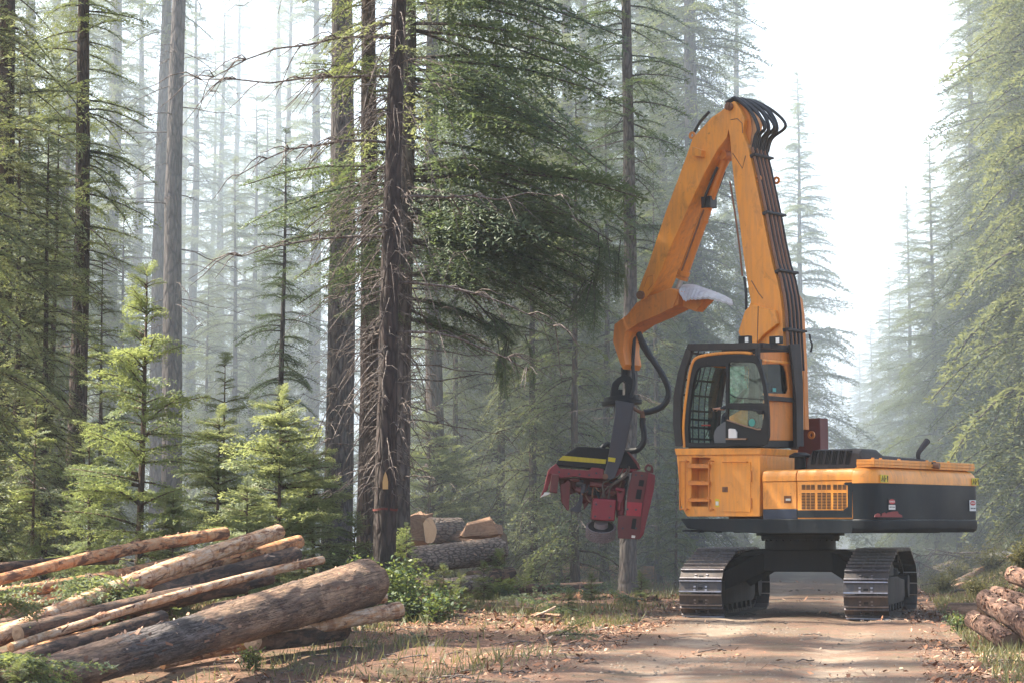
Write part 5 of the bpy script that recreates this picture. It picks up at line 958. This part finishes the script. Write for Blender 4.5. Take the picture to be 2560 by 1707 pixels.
for t_ in np.linspace(-1, 1, 13):
    w_ = math.sqrt(max(0, 1 - t_ * t_)) * (1. if t_ > -.2 else .92) + .02
    rg.append([tuple(hc + np.array([.098 * w_ * math.cos(a) * (1.05 if abs(a) < 1.2 or a > 5 else 1.), .077 * w_ * math.sin(a), .118 * t_])) for a in np.linspace(0, 2 * math.pi, 24, endpoint=False)])
m.loft(rg); m.loft([[tuple(hc + np.array(p)) for p in ((.095, -.012, .015), (.095, .012, .015), (.125, .016, -.032), (.125, -.016, -.032))], [tuple(hc + np.array(p)) for p in ((.08, -.012, .02), (.08, .012, .02), (.08, .018, -.035), (.08, -.018, -.035))]])
for s in (-1, 1): m.cyl(hc + [-.0, s * .074, -.01], hc + [-.005, s * .090, -.005], .030, .026, 12)
m.box(tuple(hc + [.075, -.026, -.066]), tuple(hc + [.094, .026, -.056])); m.build('head', SKIN, op, .004)
m = MB()
for s in (-1, 1): m.cyl(hc + [.08, s * .033, .012], hc + [.097, s * .033, .012], .011, sides=10)
m.build('eyes', INK, op)
m = MB(); m.loft([[tuple(hc + np.array([.104 * w_ * math.cos(a) - .004, .083 * w_ * math.sin(a), z_])) for a in np.linspace(0, 2 * math.pi, 24, endpoint=False)] for z_, w_ in ((.03, 1.), (.07, .9), (.105, .6), (.126, .12))]); m.prism([(hc[0] + .07, .95 - .07), (hc[0] + .17, .95 - .05), (hc[0] + .185, .95), (hc[0] + .17, .95 + .05), (hc[0] + .07, .95 + .07)], 'z', hc[2] + .03, hc[2] + .042); m.build('cap', SHIRT, op, .004)
def make_hand(h, s):
    V, E2, R2 = [h + [-.20, 0, -.004], h + [-.10, 0, 0], h + [-.03, 0, .004], h + [.03, 0, .0]], [(0, 1), (1, 2), (2, 3)], [.036, .030, (.040, .020), (.038, .018)]
    o = skinned('forearm_hand', V, E2, R2, SKIN, op, root=1)
    for i, (dy, L) in enumerate(((-.030, .068), (-.010, .078), (.011, .074), (.030, .058))):
        b = h + [.03, dy, .002]; P = [b - [.02, 0, 0], b + [.012, 0, .004], b + [L * .55, 0, -.006], b + [L * .70, 0, -.030], b + [L * .50, 0, -.052]]
        skinned('finger', P, [(k, k + 1) for k in range(4)], [.0095, .0095, .009, .0085, .007], SKIN, op)
    b = h + [-.025, -s * .036, -.004]; P = [b, b + [.022, -s * .02, -.012], b + [.05, -s * .022, -.026], b + [.072, -s * .014, -.034]]; skinned('thumb', P, [(0, 1), (1, 2), (2, 3)], [.012, .011, .010, .008], SKIN, op)
make_hand(np.array(hand), 1); make_hand(np.array([px0 + .52, .715, seat_z + .25]), -1)
# ------------------------------------------------------------------ logs
def logmat(name, pale, red, dark, peel=.5, rough=.85, scale=1., soft=.05, patch=None):
    t = NT(name); c = t.coord('Object', (2.0 * scale, 6.5 * scale, 6.5 * scale)); c2 = t.coord('Object', (2.2, 14, 14)); ph = t.n('ObjectInfo').outputs['Random']
    off = t.n('VectorMath', {'operation': 'ADD'}, i0=c, i1=t.n('CombineXYZ', X=t.math('MULTIPLY', ph, 40), Y=t.math('MULTIPLY', ph, 17)))
    n1 = t.noise(off, 1.5, 6, .65, .6); n2 = t.noise(off, 2.6, 7, .7); n3 = t.noise(c2, 2.4, 6, .7); ring = t.noise(t.n('VectorMath', {'operation': 'MULTIPLY'}, i0=off, i1=(2.2, .12, .12)), 2., 4, .6)
    col = t.mix(t.ramp(n2, [(.35, 0), (.65, 1)]), pale, red); col = t.mix(t.ramp(n1, [(peel - soft, 0), (peel + soft, 1)]), col, dark)
    col = t.mix(t.ramp(ring, [(.55, 0), (.62, .55)]), col, (dark[0] * 1.5, dark[1] * 1.2, dark[2])); col = t.mix(t.ramp(n3, [(.55, 0), (.68, .6)]), col, (.035, .024, .018))
    if soft > .1:
        ck = t.noise(t.n('Mapping', Vector=t.n('TexCoord').outputs['Object'], Scale=(.5, 16, 16)), 1.0, 5, .65, .4); cm = t.ramp(t.math('ABSOLUTE', t.math('SUBTRACT', ck, .5)), [(.0, 1), (.018, 0)])
        col = t.mix(t.math('MULTIPLY', cm, .8), col, (.03, .02, .016)); n3 = t.math('SUBTRACT', n3, t.math('MULTIPLY', cm, .7))
        lt = t.noise(t.coord('Object', (1.2, 5, 5)), 4., 6, .7); col = t.mix(t.ramp(lt, [(.60, 0), (.66, .75)]), col, (.46, .30, .16))
    if patch:
        x_ = t.n('SeparateXYZ', Vector=t.n('TexCoord').outputs['Object']).outputs[0]; vv = t.n('TexVoronoi', {'feature': 'DISTANCE_TO_EDGE'}, Vector=t.mix(.35, t.coord('Object', (6, 22, 22)), t.n('TexNoise', Vector=t.coord('Object', (6, 22, 22)), Scale=.9, Detail=4.).outputs[1], 'ADD'), Scale=1.).outputs[0]
        m_ = t.ramp(t.math('ADD', t.math('ABSOLUTE', t.math('SUBTRACT', x_, patch[0])), t.math('MULTIPLY', n2, 2.2)), [(patch[1] * .62, 1), (patch[1] * .64, 0)]) if False else t.n('MapRange', Value=t.math('ADD', t.math('ABSOLUTE', t.math('SUBTRACT', x_, patch[0])), t.math('MULTIPLY', n1, 3.0)), i1=patch[1] + 1.3, i2=patch[1] + 1.5, i3=1., i4=0.).outputs[0]
        col = t.mix(m_, col, t.mix(t.ramp(t.math('MULTIPLY', n3, n2), [(.18, 0), (.36, 1)]), (.045, .036, .032), (.20, .165, .15)))
    return t.bsdf(Base_Color=col, Roughness=rough, Normal=t.bump(t.math('ADD', t.math('ADD', t.math('MULTIPLY', n1, .8), n3), n2), .9, .045))
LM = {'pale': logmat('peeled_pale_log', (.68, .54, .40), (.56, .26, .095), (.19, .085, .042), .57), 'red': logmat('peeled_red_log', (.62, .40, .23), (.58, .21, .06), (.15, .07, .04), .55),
      'dark': logmat('dark_log', (.19, .115, .072), (.15, .08, .05), (.045, .030, .024), .5), 'big': logmat('weathered_big_log', (.44, .29, .18), (.25, .145, .09), (.095, .060, .044), .50, .85, .5, .16, (3.2, 1.1)),
      'bark': bark('bark_log', (.045, .032, .026), (.27, .20, .16), (.34, .30, .26), 9., .5, (5., 17, 17)), 'shag': logmat('shaggy_log', (.26, .17, .125), (.17, .080, .050), (.070, .036, .025), .50, .95, 1.2), 'orange': logmat('orange_bark_log', (.17, .12, .10), (.42, .20, .08), (.07, .05, .045), .62, .9)}
def grain(name, a, b):
    t = NT(name); s_ = t.n('SeparateXYZ', Vector=t.coord('Object')); r_ = t.math('SQRT', t.math('ADD', t.math('POWER', s_.outputs[1], 2.), t.math('POWER', s_.outputs[2], 2.)))
    w = t.math('SINE', t.math('MULTIPLY', t.math('ADD', r_, t.math('MULTIPLY', t.noise(t.coord('Object'), 8, 3), .03)), 260.)); n = t.noise(t.coord('Object'), 14, 5, .7)
    col = t.mix(t.math('ADD', t.math('MULTIPLY', w, .25), .4), a, b); col = t.mix(t.ramp(n, [(.5, 0), (.7, .5)]), col, (.10, .06, .04)); return t.bsdf(Base_Color=col, Roughness=.85, Normal=t.bump(n, .3, .01))
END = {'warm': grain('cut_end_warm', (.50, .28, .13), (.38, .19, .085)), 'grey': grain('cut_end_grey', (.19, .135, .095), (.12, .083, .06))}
def tree_log(p0, p1, r0, r1, mk, label, group=None, seed=0, rough=.035, end='warm', bend=.01, stubs=0, flakes=0, name='log', flare=0.):
    rng = np.random.default_rng(seed + 900); p0, p1 = np.array(p0, float), np.array(p1, float); L = np.linalg.norm(p1 - p0); d = (p1 - p0) / L
    t = thing(name, label, 'log', tuple(p0), 0, group); t.rotation_mode = 'QUATERNION'; t.rotation_quaternion = Vector(d).to_track_quat('X', 'Z')
    fine = r0 + r1 > .5; n = max(10, int(L / (.05 if fine else .09))); ns = 56 if fine else 28; x = np.linspace(0, L, n); a = np.linspace(0, 2 * math.pi, ns, endpoint=False); rr = r0 + (r1 - r0) * x / L + (flare * np.exp(-(L - x) / .7) if flare else 0)
    A, X = np.meshgrid(a, x); ph = rng.uniform(0, 6.28, 8)
    nz = (np.sin(2 * A + X * .7 + ph[0]) * .5 + np.sin(3 * A - X * 1.6 + ph[1]) * .45 + np.sin(5 * A + X * 2.9 + ph[2]) * .35 + np.sin(8 * A - 4.3 * X + ph[3]) * .3 + np.sin(13 * A + 9. * X + ph[4]) * .25) * rough * .6 + rng.normal(0, rough * (.16 if fine else .28), A.shape)
    if fine:
        u_, v_ = X * 1.6 + ph[6], A * 1.4; pt = np.sin(u_ * 1.3 + 2 * np.sin(v_)) * np.sin(v_ * 2 + np.sin(u_ * 1.7)) + .5 * np.sin(3.1 * u_ + v_ * 3); nz = nz - rough * .7 * sm(.25, .38, pt)
    Rr = rr[:, None] * (1 + nz); by = bend * L * np.sin(x / L * math.pi) * math.cos(ph[5]); bz = bend * L * np.sin(x / L * math.pi) * math.sin(ph[5])
    V = np.stack([X + 0 * A, by[:, None] + Rr * np.cos(A), bz[:, None] + Rr * np.sin(A)], -1)
    i = np.arange(n - 1)[:, None] * ns; j = np.arange(ns)[None]; k = (j + 1) % ns; Q = np.stack([i + j, i + k, i + ns + k, i + ns + j], -1).reshape(-1, 4); parts = [(V.reshape(-1, 3), Q)]
    for _ in range(stubs):
        xx = rng.uniform(.1, .9) * L; aa = rng.uniform(.2, 2.9); b = np.array([xx, 0, 0]) + r0 * .8 * np.array([0, math.cos(aa), math.sin(aa)]); dv = np.array([rng.uniform(-.3, .3), math.cos(aa), math.sin(aa)]); ln = rng.uniform(.05, .16) + r0 * .25; parts.append(tube_np(np.array([b, b + dv * ln * .6, b + dv * ln]), [r0 * .16, r0 * .12, r0 * .07], 7))
    o = np_obj('bark', *join(parts), LM[mk], t, smooth=True)
    for nm, xe, row, s in (('cut_end', 0, 0, -1), ('cut_end', L, n - 1, 1)):
        c = np.array([xe + s * .004, by[row], bz[row]]); rim = V[row] + np.array([s * .002, 0, 0]); rim = c + (rim - c) * .985; mid = c + (rim - c) * .5 + np.array([s * .004, 0, 0])
        v = np.concatenate([rim, mid, c[None]]); f = [(q, (q + 1) % ns, ns + (q + 1) % ns, ns + q) for q in range(ns)] + [(ns + q, ns + (q + 1) % ns, 2 * ns, 2 * ns) for q in range(ns)]
        m = MB(); m.add(v - [xe, by[row], bz[row]], [f_[:3] if f_[2] == f_[3] else f_ for f_ in f]); oe = m.build(nm, END[end], t, smooth=False); oe.location = (xe, by[row], bz[row])
    if flakes:
        fl = []
        cl = rng.uniform(.03, .97, max(3, flakes // 6))
        for _ in range(flakes):
            xx = float(np.clip(rng.choice(cl) + rng.normal(0, .02), .01, .99)) * L; aa = rng.uniform(-.2, math.pi + .2); n_ = np.array([0, math.cos(aa), math.sin(aa)]); tg = np.array([0, -math.sin(aa), math.cos(aa)]); rloc = np.interp(xx, x, rr); c = np.array([xx, np.interp(xx, x, by), np.interp(xx, x, bz)]) + n_ * rloc * 1.0
            l, w = rng.gamma(2., .028) + .015, rng.uniform(.006, .024); lift = rng.uniform(.006, .03); ux = np.array([1., 0, 0]) * math.cos(.4) + tg * rng.normal(0, .35)
            fl.append((np.array([c - tg * w, c + tg * w, c + ux * l + tg * w * .5 + n_ * lift, c + ux * l - tg * w * .6 + n_ * lift * 1.2]), np.array([[0, 1, 2, 3]])))
        np_obj('bark_flakes', *join(fl), M['flake'], t)
    return t
t_ = NT('bark_flakes'); M['flake'] = t_.bsdf(Base_Color=t_.ramp(t_.n('NewGeometry').outputs['Random Per Island'], [(0, (.06, .035, .025)), (.5, (.24, .11, .06)), (1, (.48, .33, .23))]), Roughness=.9)
Fl = frame(0, 1250, .45068); Fm = frame(900, 1250, .3614); Fr = frame(1600, 1250, .40816)
def seg(F, a, Ya, b, Yb): return PY(*F(a), Ya), PY(*F(b), Yb)
def rad_(th, F, Y): return th * {id(Fl): .45068, id(Fm): .3614, id(Fr): .40816}[id(F)] / FPX * Y / 2
NEAR = 'logs in the near left pile'
for i, (a, Ya, b, Yb, th0, th1, mk, lb, kw) in enumerate([
    ((-120, 1080), 17.6, (2040, 455), 25.2, 205, 262, 'big', 'thickest log, brown and weathered, lying in front of the near left pile', dict(rough=.055, stubs=3, flakes=90)),
    ((-120, 470), 23.5, (1245, 183), 29.0, 62, 72, 'red', 'topmost thin peeled log at the back of the near left pile', dict(flakes=40)),
    ((-160, 545), 23., (1100, 315), 28.2, 78, 60, 'red', 'log right under the topmost thin one in the near left pile', dict(flakes=40)),
    ((-100, 800), 21.6, (1545, 175), 27.4, 105, 86, 'pale', 'long pale grey peeled log rising to the highest end of the near left pile', dict(stubs=4, flakes=40)),
    ((700, 500), 25.0, (1660, 228), 28.2, 76, 72, 'red', 'orange log whose end shows right of the highest log end', dict(flakes=25)),
    ((560, 640), 24.0, (1640, 300), 27.3, 95, 92, 'dark', 'dark barked log in the hollow behind the thin white log', dict(flakes=20)),
    ((60, 815), 20.6, (1785, 330), 26.4, 50, 46, 'pale', 'thin whitish log resting along the back of the thickest one', dict(flakes=30)),
    ((900, 905), 22.4, (2215, 606), 25.0, 62, 92, 'pale', 'banded pale log sticking out lowest at the right of the near left pile', dict(stubs=1, flakes=25, flare=.0)),
    ((1500, 640), 25.6, (2135, 535), 26.6, 64, 66, 'pale', 'short pale log end between the thickest log and the lowest one', dict(flakes=12)),
    ((-220, 650), 22.4, (700, 470), 26.2, 82, 84, 'red', 'brown log half hidden by the fir bough in the near left pile', dict(flakes=20)),
    ((-150, 650), 22.6, (1190, 372), 26.6, 70, 58, 'red', 'reddish log tucked between the topmost logs and the long pale one', dict(flakes=20)),
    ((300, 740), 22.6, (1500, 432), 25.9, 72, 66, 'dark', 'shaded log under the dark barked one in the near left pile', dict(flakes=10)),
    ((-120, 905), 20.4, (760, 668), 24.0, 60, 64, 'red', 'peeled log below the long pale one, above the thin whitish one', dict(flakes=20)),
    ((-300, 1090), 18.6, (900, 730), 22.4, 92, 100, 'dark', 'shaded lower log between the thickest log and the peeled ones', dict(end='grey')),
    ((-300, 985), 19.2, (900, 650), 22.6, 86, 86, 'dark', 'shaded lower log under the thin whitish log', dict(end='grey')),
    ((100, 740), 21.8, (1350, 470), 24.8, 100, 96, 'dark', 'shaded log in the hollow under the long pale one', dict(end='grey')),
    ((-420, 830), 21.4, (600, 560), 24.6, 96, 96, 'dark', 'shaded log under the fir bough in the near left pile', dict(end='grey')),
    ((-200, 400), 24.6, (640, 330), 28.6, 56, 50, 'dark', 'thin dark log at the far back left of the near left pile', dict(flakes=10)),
    ((-200, 760), 21.4, (640, 560), 25.0, 70, 66, 'red', 'log with a torn orange patch at the left edge of the near left pile', dict(flakes=30))]):
    Ya *= 1.12; Yb *= 1.12; p0, p1 = seg(Fl, a, Ya, b, Yb); tree_log(p0, p1, rad_(th0, Fl, Ya), rad_(th1, Fl, Yb), mk, lb, NEAR, i, **kw)
for i, (x0, y0, x1, y1, z) in enumerate(((-4.4, 26.2, -3.0, 30.6, .12), (-5.2, 27.2, -3.6, 31.8, .12), (-4.0, 26.6, -2.9, 30.4, .42), (-4.8, 27.4, -3.8, 31.6, .66), (-3.3, 25.6, -2.35, 27.6, .14))):
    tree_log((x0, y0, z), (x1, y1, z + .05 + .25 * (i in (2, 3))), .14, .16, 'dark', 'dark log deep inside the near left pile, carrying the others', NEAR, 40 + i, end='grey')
MID = 'logs in the middle stack'
for i, (a, Ya, b, Yb, th0, th1, mk, lb, kw) in enumerate([
    ((20, 445), 31.0, (955, 348), 33.6, 190, 184, 'bark', 'thick barked log with two sawn knots on top of the middle stack', dict(rough=.05, flakes=15)),
    ((560, 600), 31.6, (850, 565), 32.4, 120, 116, 'bark', 'dark log end at the bottom of the middle stack', dict(rough=.05)),
    ((760, 540), 32.4, (1035, 512), 33.4, 104, 112, 'dark', 'short dark log with an orange top at the right of the middle stack', dict(flakes=10)),
    ((560, 270), 35.5, (990, 300), 35.0, 150, 150, 'dark', 'dark round log behind the thick barked one', dict()),
    ((478, 210), 35.2, (680, 200), 35.6, 180, 172, 'bark', 'sawn dark block standing up behind the middle stack', dict(rough=.05)),
    ((860, 610), 33.4, (1690, 592), 35.2, 62, 58, 'dark', 'thin fallen log with a splintered end, lying right of the middle stack', dict(flakes=20, rough=.06)),
    ((1340, 486), 43., (2300, 500), 43.5, 86, 92, 'orange', 'barked log with orange scars lying across the edge of the forest', dict(rough=.05, flakes=20))]):
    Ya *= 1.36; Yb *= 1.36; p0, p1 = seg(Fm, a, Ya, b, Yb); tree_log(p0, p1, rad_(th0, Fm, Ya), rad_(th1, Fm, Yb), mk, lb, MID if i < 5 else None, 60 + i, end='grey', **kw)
RP = 'logs in the right pile'
for i, (a, Ya, b, Yb, th0, th1, mk, lb, end) in enumerate([
    ((2120, 610), 27.6, (2420, 800), 25.4, 130, 150, 'shag', 'shaggy log in the middle of the right pile', 'warm'), ((2045, 730), 27.4, (2285, 880), 25.8, 118, 128, 'shag', 'lowest shaggy log of the right pile with its sawn face towards the road', 'grey'),
    ((2180, 575), 28.6, (2480, 690), 26.6, 105, 120, 'shag', 'shaggy log second from the top of the right pile', 'warm'), ((2285, 455), 28.4, (2520, 520), 27., 110, 118, 'shag', 'topmost shaggy log of the right pile', 'warm'),
    ((2250, 690), 27.2, (2480, 900), 25., 110, 120, 'shag', 'shaggy log at the right pile cut by the edge of the picture', 'warm')]):
    p0, p1 = seg(Fr, a, Ya, b, Yb); tree_log(p0, p1, rad_(th0, Fr, Ya), rad_(th1, Fr, Yb), mk, lb, RP, 80 + i, end=end, rough=.07, flakes=110)
p0 = np.array(at(2460, 1500, 31.)); tree_log(np.array(at(2380, 1500, 34.5)) + [0, 0, .12], np.array(at(2455, 1500, 34.)) + [0, 0, .12], .17, .17, 'big', 'short brown log chunk on the right bank before the right pile', seed=91, rough=.05)
q = PY(2318, 1362, 110.); tree_log(q + [3.2, 5., -.1], q, .34, .34, 'big', 'far log with an orange sawn face beyond the excavator tracks', seed=92, end='warm')
for i, (a, b, Y0, Y1, r_, lb) in enumerate([((2368, 1466), (2575, 1372), 49., 52., .075, 'bleached fallen pole leaning up to the right on the right bank'), ((2376, 1472), (2450, 1450), 48.3, 49.6, .085, 'short bleached log end lying on the right bank'), ((2400, 1432), (2600, 1390), 55., 57., .055, 'thin bleached pole high on the right bank'), ((2335, 1388), (2480, 1332), 95, 99, .10, 'grey pole on the far slope of the right bank')]):
    tree_log(PY(*a, Y0), PY(*b, Y1), r_, r_ * .6, 'pale', lb, seed=100 + i, name='fallen_pole', end='grey')
for i, (px, y, Y, az, L) in enumerate([(2350, 1440, 40., .5, 2.2), (2420, 1425, 43., 2.4, 1.8), (2300, 1450, 41., .2, 1.6), (2470, 1400, 46., 3.4, 2.4), (2380, 1500, 35., .9, 1.3), (2520, 1380, 44., 2.9, 2.2)]):
    rl_ = np.random.default_rng(700 + i); t_b = thing('fallen_branch', 'bleached dead branch with twigs lying on the right bank', 'branch', tuple(np.array(at(px, y, Y + 11)) + [0, 0, .08]), 0, 'dead branches on the right bank')
    np_obj('wood', *join(dead_limb(rl_, np.zeros(3), az, L, .18, .22, .03, 12)), M['deadwood'], t_b, smooth=True)
# post on the right bank
pp = at(2399, 1400, 66.); m = MB(); m.tube([(.0, 0, -.3), (.0, 0, .5), (.012, 0, 1.7)], .095, 14); o = m.build('wooden_post', M['bark_grey']); o.location = pp; tag(o, 'weathered grey post standing under the counterweight on the right bank', 'post')
bmr = bmesh.new(); bmesh.ops.create_icosphere(bmr, subdivisions=4, radius=1)
rng = np.random.default_rng(5)
for v in bmr.verts: v.co = Vector((v.co.x * .30, v.co.y * .22, v.co.z * .15)) * (1 + .10 * math.sin(v.co.x * 5 + v.co.y * 3) + .06 * math.sin(v.co.z * 9 + v.co.x * 7))
me = bpy.data.meshes.new('rock'); bmr.to_mesh(me); bmr.free(); t_ = NT('rock'); n_ = t_.noise(t_.coord('Object'), 6, 6, .7); me.materials.append(t_.bsdf(Base_Color=t_.ramp(n_, [(.3, (.18, .17, .16)), (.7, (.42, .40, .38))]), Roughness=.9, Normal=t_.bump(n_, .5, .03)))
o = link(bpy.data.objects.new('rock', me)); o.location = np.array(at(2508, 1420, 52.)) + [0, 0, .14]; o.scale = (1.5, 1.5, 1.5); tag(o, 'pale grey rock above the right log pile', 'rock')
# split wood, slabs, splinters
WOOD = grain('split_wood', (.33, .20, .125), (.22, .115, .065)); WOODW = plain('pale_slab', (.58, .42, .30), .8)
def chunk(name, pts, depth, Y, F, mat, label, seed, parentless=True, cat='wood', jag=.03):
    rng = np.random.default_rng(seed); P = [PY(*F(p), Y) for p in pts]; c = np.mean(P, 0); m = MB(); q = [(p[0] - c[0], p[2] - c[2]) for p in P]
    rings = []
    for k, y in enumerate(np.linspace(-depth / 2, depth / 2, 4)): s = (.86, 1, 1, .8)[k]; rings.append([(x * s + rng.normal(0, jag), y + rng.normal(0, jag), z * s + rng.normal(0, jag)) for x, z in q])
    m.loft(rings); o = m.build(name, mat, None, .006, angle=25); o.location = c; return tag(o, label, cat)
chunk('split_stump', [(270, 190), (330, 120), (400, 90), (470, 100), (490, 180), (480, 290), (380, 290), (300, 270)], .9, 48.5, Fm, WOOD, 'torn pale orange stump wood behind the middle stack', 1, jag=.07)
chunk('broken_log_piece', [(690, 250), (760, 190), (930, 128), (968, 190), (980, 240), (900, 245), (800, 265)], .45, 46.8, Fm, WOOD, 'broken slab with a pale splintered end leaning on the middle stack', 2, jag=.06)
chunk('wood_offcut', [(965, 735), (1070, 728), (1205, 742), (1200, 756), (1060, 748), (975, 744)], .2, 38., Fm, WOOD, 'thin orange slab on the litter right of the shrubs', 3, jag=.008)
chunk('wood_offcut', [(1160, 800), (1220, 778), (1390, 782), (1395, 806), (1250, 808)], .5, 35.2, Fm, WOOD, 'wide orange slab lying by the road under the white splinter', 4, jag=.012)
chunk('wood_splinter', [(1200, 798), (1290, 760), (1355, 728), (1345, 745), (1265, 788)], .12, 34.9, Fm, WOODW, 'white pointed splinter lying on the wide orange slab', 5, jag=.006)
chunk('wood_splinter', [(1072, 735), (1080, 676), (1096, 690), (1100, 735)], .08, 38.2, Fm, WOODW, 'upright pale splinter, left of two by the orange slabs', 6, jag=.004)
chunk('wood_splinter', [(1148, 740), (1178, 682), (1184, 690), (1160, 740)], .07, 38.2, Fm, WOODW, 'leaning pale splinter, right of two by the orange slabs', 7, jag=.004)
chunk('debris_root', [(500, 230), (510, 130), (560, 80), (640, 90), (720, 120), (720, 250)], 5., 140., frame(1660, 1300, .28912), grain('root_debris', (.34, .20, .16), (.22, .12, .10)), 'heap of torn pinkish roots far behind the left crawler track', 8, jag=.4)
rng = np.random.default_rng(29)
for i in range(16):
    px = rng.uniform(1000, 1640); Y = rng.uniform(38, 47); b = np.array(at(px, 1480, Y)); L = rng.uniform(.25, .9); w = rng.uniform(.06, .16); m = MB(); rg = []
    for t5 in np.linspace(0, 1, 5): rg.append([(L * (t5 - .5), w * math.cos(a) * (1 - .6 * abs(t5 - .5)) + rng.normal(0, .02), abs(w * .8 * math.sin(a)) * (1 - .5 * abs(t5 - .5)) + rng.normal(0, .015)) for a in np.linspace(0, math.pi, 6)])
    m.loft(rg); o = m.build('torn_wood', (WOOD, M['flake'], LM['red'], LM['dark'])[i % 4], None, smooth=False); o.location = b; o.rotation_euler = (rng.normal(0, .3), rng.normal(0, .25), rng.uniform(0, 3.14)); tag(o, 'torn chunk of wood among the debris between the middle stack and the excavator', 'wood', 'torn wood at the forest edge')
rng = np.random.default_rng(17)
for i in range(46):
    x = rng.uniform(-1.2, 4.2); y = rng.uniform(26.5, 35.); x = x if abs(x - float(xc(y))) > 2.5 else float(xc(y)) - 2.6 - rng.random()
    L, w = rng.uniform(.10, .34), rng.uniform(.02, .06); a = rng.uniform(0, 3.14); m = MB(); m.loft([[(-L / 2, -w * .3, 0), (-L / 2, w * .3, 0), (-L / 2, 0, w * .35)], [(0, -w, 0), (0, w, .004), (0, 0, w * .55)], [(L / 2, -w * .2, .01), (L / 2, w * .2, .01), (L / 2, 0, w * .2)]])
    o = m.build('bark_strip', (WOOD, WOODW, M['flake'])[i % 3], None, smooth=False); o.location = (x, y, ground_at(x, y) + .01); o.rotation_euler = (rng.normal(0, .15), rng.normal(0, .25), a); tag(o, 'torn strip of bark or wood lying on the verge left of the excavator', 'bark strip', 'torn bark strips on the left verge')
# cut fir boughs lying on the logs and the ground
rngb = np.random.default_rng(33); SPN = [spray(rngb, 1.2, width=.42, droop=.12, hang=.25, leaf=.06, lw=.016, step=.032, sec=.05) for _ in range(3)]
def bough(loc, az, n, label, scale=.8, mat='needle_mid', pitch=-.1, spread=.6, group=None):
    c = Crown()
    for k in range(n): c.branch(SPN[k % 3], np.array([rngb.normal(0, .06), rngb.normal(0, .06), rngb.uniform(0, .08)]), az + rngb.normal(0, spread), pitch + rngb.normal(0, .18), scale * rngb.uniform(.6, 1.1), .010, rngb.normal(0, .4))
    t = thing('fir_bough', label, 'bough', tuple(loc), 0, group); np_obj('needles', *c.leaves(), M[mat], t); np_obj('twigs', *join(c.w), M['bark_young'], t, smooth=True); return t
bough(PY(*Fl((500, 430)), 27.), R(-60), 14, 'cut fir bough hanging down over the middle of the near left pile', 1.2, pitch=-.35)
bough(PY(*Fl((40, 540)), 24.), R(-50), 6, 'cut fir bough on the logs at the left edge', .8, pitch=-.1)
bough(PY(*Fl((1300, 250)), 29.9), R(-20), 4, 'small fir twig lying on the highest log', .32, 'needle_young')
bough(PY(*Fl((90, 910)), 20.2), R(-40), 9, 'dark fir bough at the lower left corner before the thickest log', .9, pitch=-.2)
for i, (px, y, Y, s_, mt) in enumerate([(1180, 1480, 44., 1.1, 'needle_mid'), (1290, 1480, 45., 1.3, 'needle_dark'), (1390, 1500, 42., 1.2, 'needle_mid'), (1480, 1500, 42.5, 1.3, 'needle_dark'), (1600, 1510, 40.5, 1.2, 'needle_dark'), (1450, 1540, 35.5, 1.0, 'needle_dark'), (1375, 1600, 28., .6, 'needle_mid'), (1060, 1590, 29., .5, 'needle_olive')]):
    bough(np.array(at(px, y, Y)) + [0, 0, .05], rngb.uniform(-.6, 3.6), 3, 'cut fir bough lying on the ground between the log stacks and the excavator', s_, mt, .02, .9, 'cut boughs on the ground')
# ------------------------------------------------------------------ smoke haze over the whole place
hz = MB().box((-300, -45, -2.), (300, 950, 45)).build('haze', bpy.data.materials.new('smoke_haze'), smooth=False)
hm = hz.data.materials[0]; hm.use_nodes = True; hm.node_tree.nodes.clear()
pv = hm.node_tree.nodes.new('ShaderNodeVolumePrincipled'); ho = hm.node_tree.nodes.new('ShaderNodeOutputMaterial')
pv.inputs['Color'].default_value = (.80, .90, 1., 1); pv.inputs['Density'].default_value = .0004; pv.inputs['Anisotropy'].default_value = 0.0
hm.node_tree.links.new(pv.outputs[0], ho.inputs['Volume']); tag(hz, kind='stuff')
# thicker smoke bank drifting through the back of the wood
sb_ = MB().box((-280, 46, -1.6), (280, 940, 44)).build('smoke', bpy.data.materials.new('smoke_bank'), smooth=False)
hm = sb_.data.materials[0]; hm.use_nodes = True; hm.node_tree.nodes.clear()
pv = hm.node_tree.nodes.new('ShaderNodeVolumePrincipled'); ho = hm.node_tree.nodes.new('ShaderNodeOutputMaterial')
pv.inputs['Color'].default_value = (.80, .90, 1., 1); pv.inputs['Density'].default_value = .0125; pv.inputs['Anisotropy'].default_value = 0.0
hm.node_tree.links.new(pv.outputs[0], ho.inputs['Volume']); tag(sb_, kind='stuff')
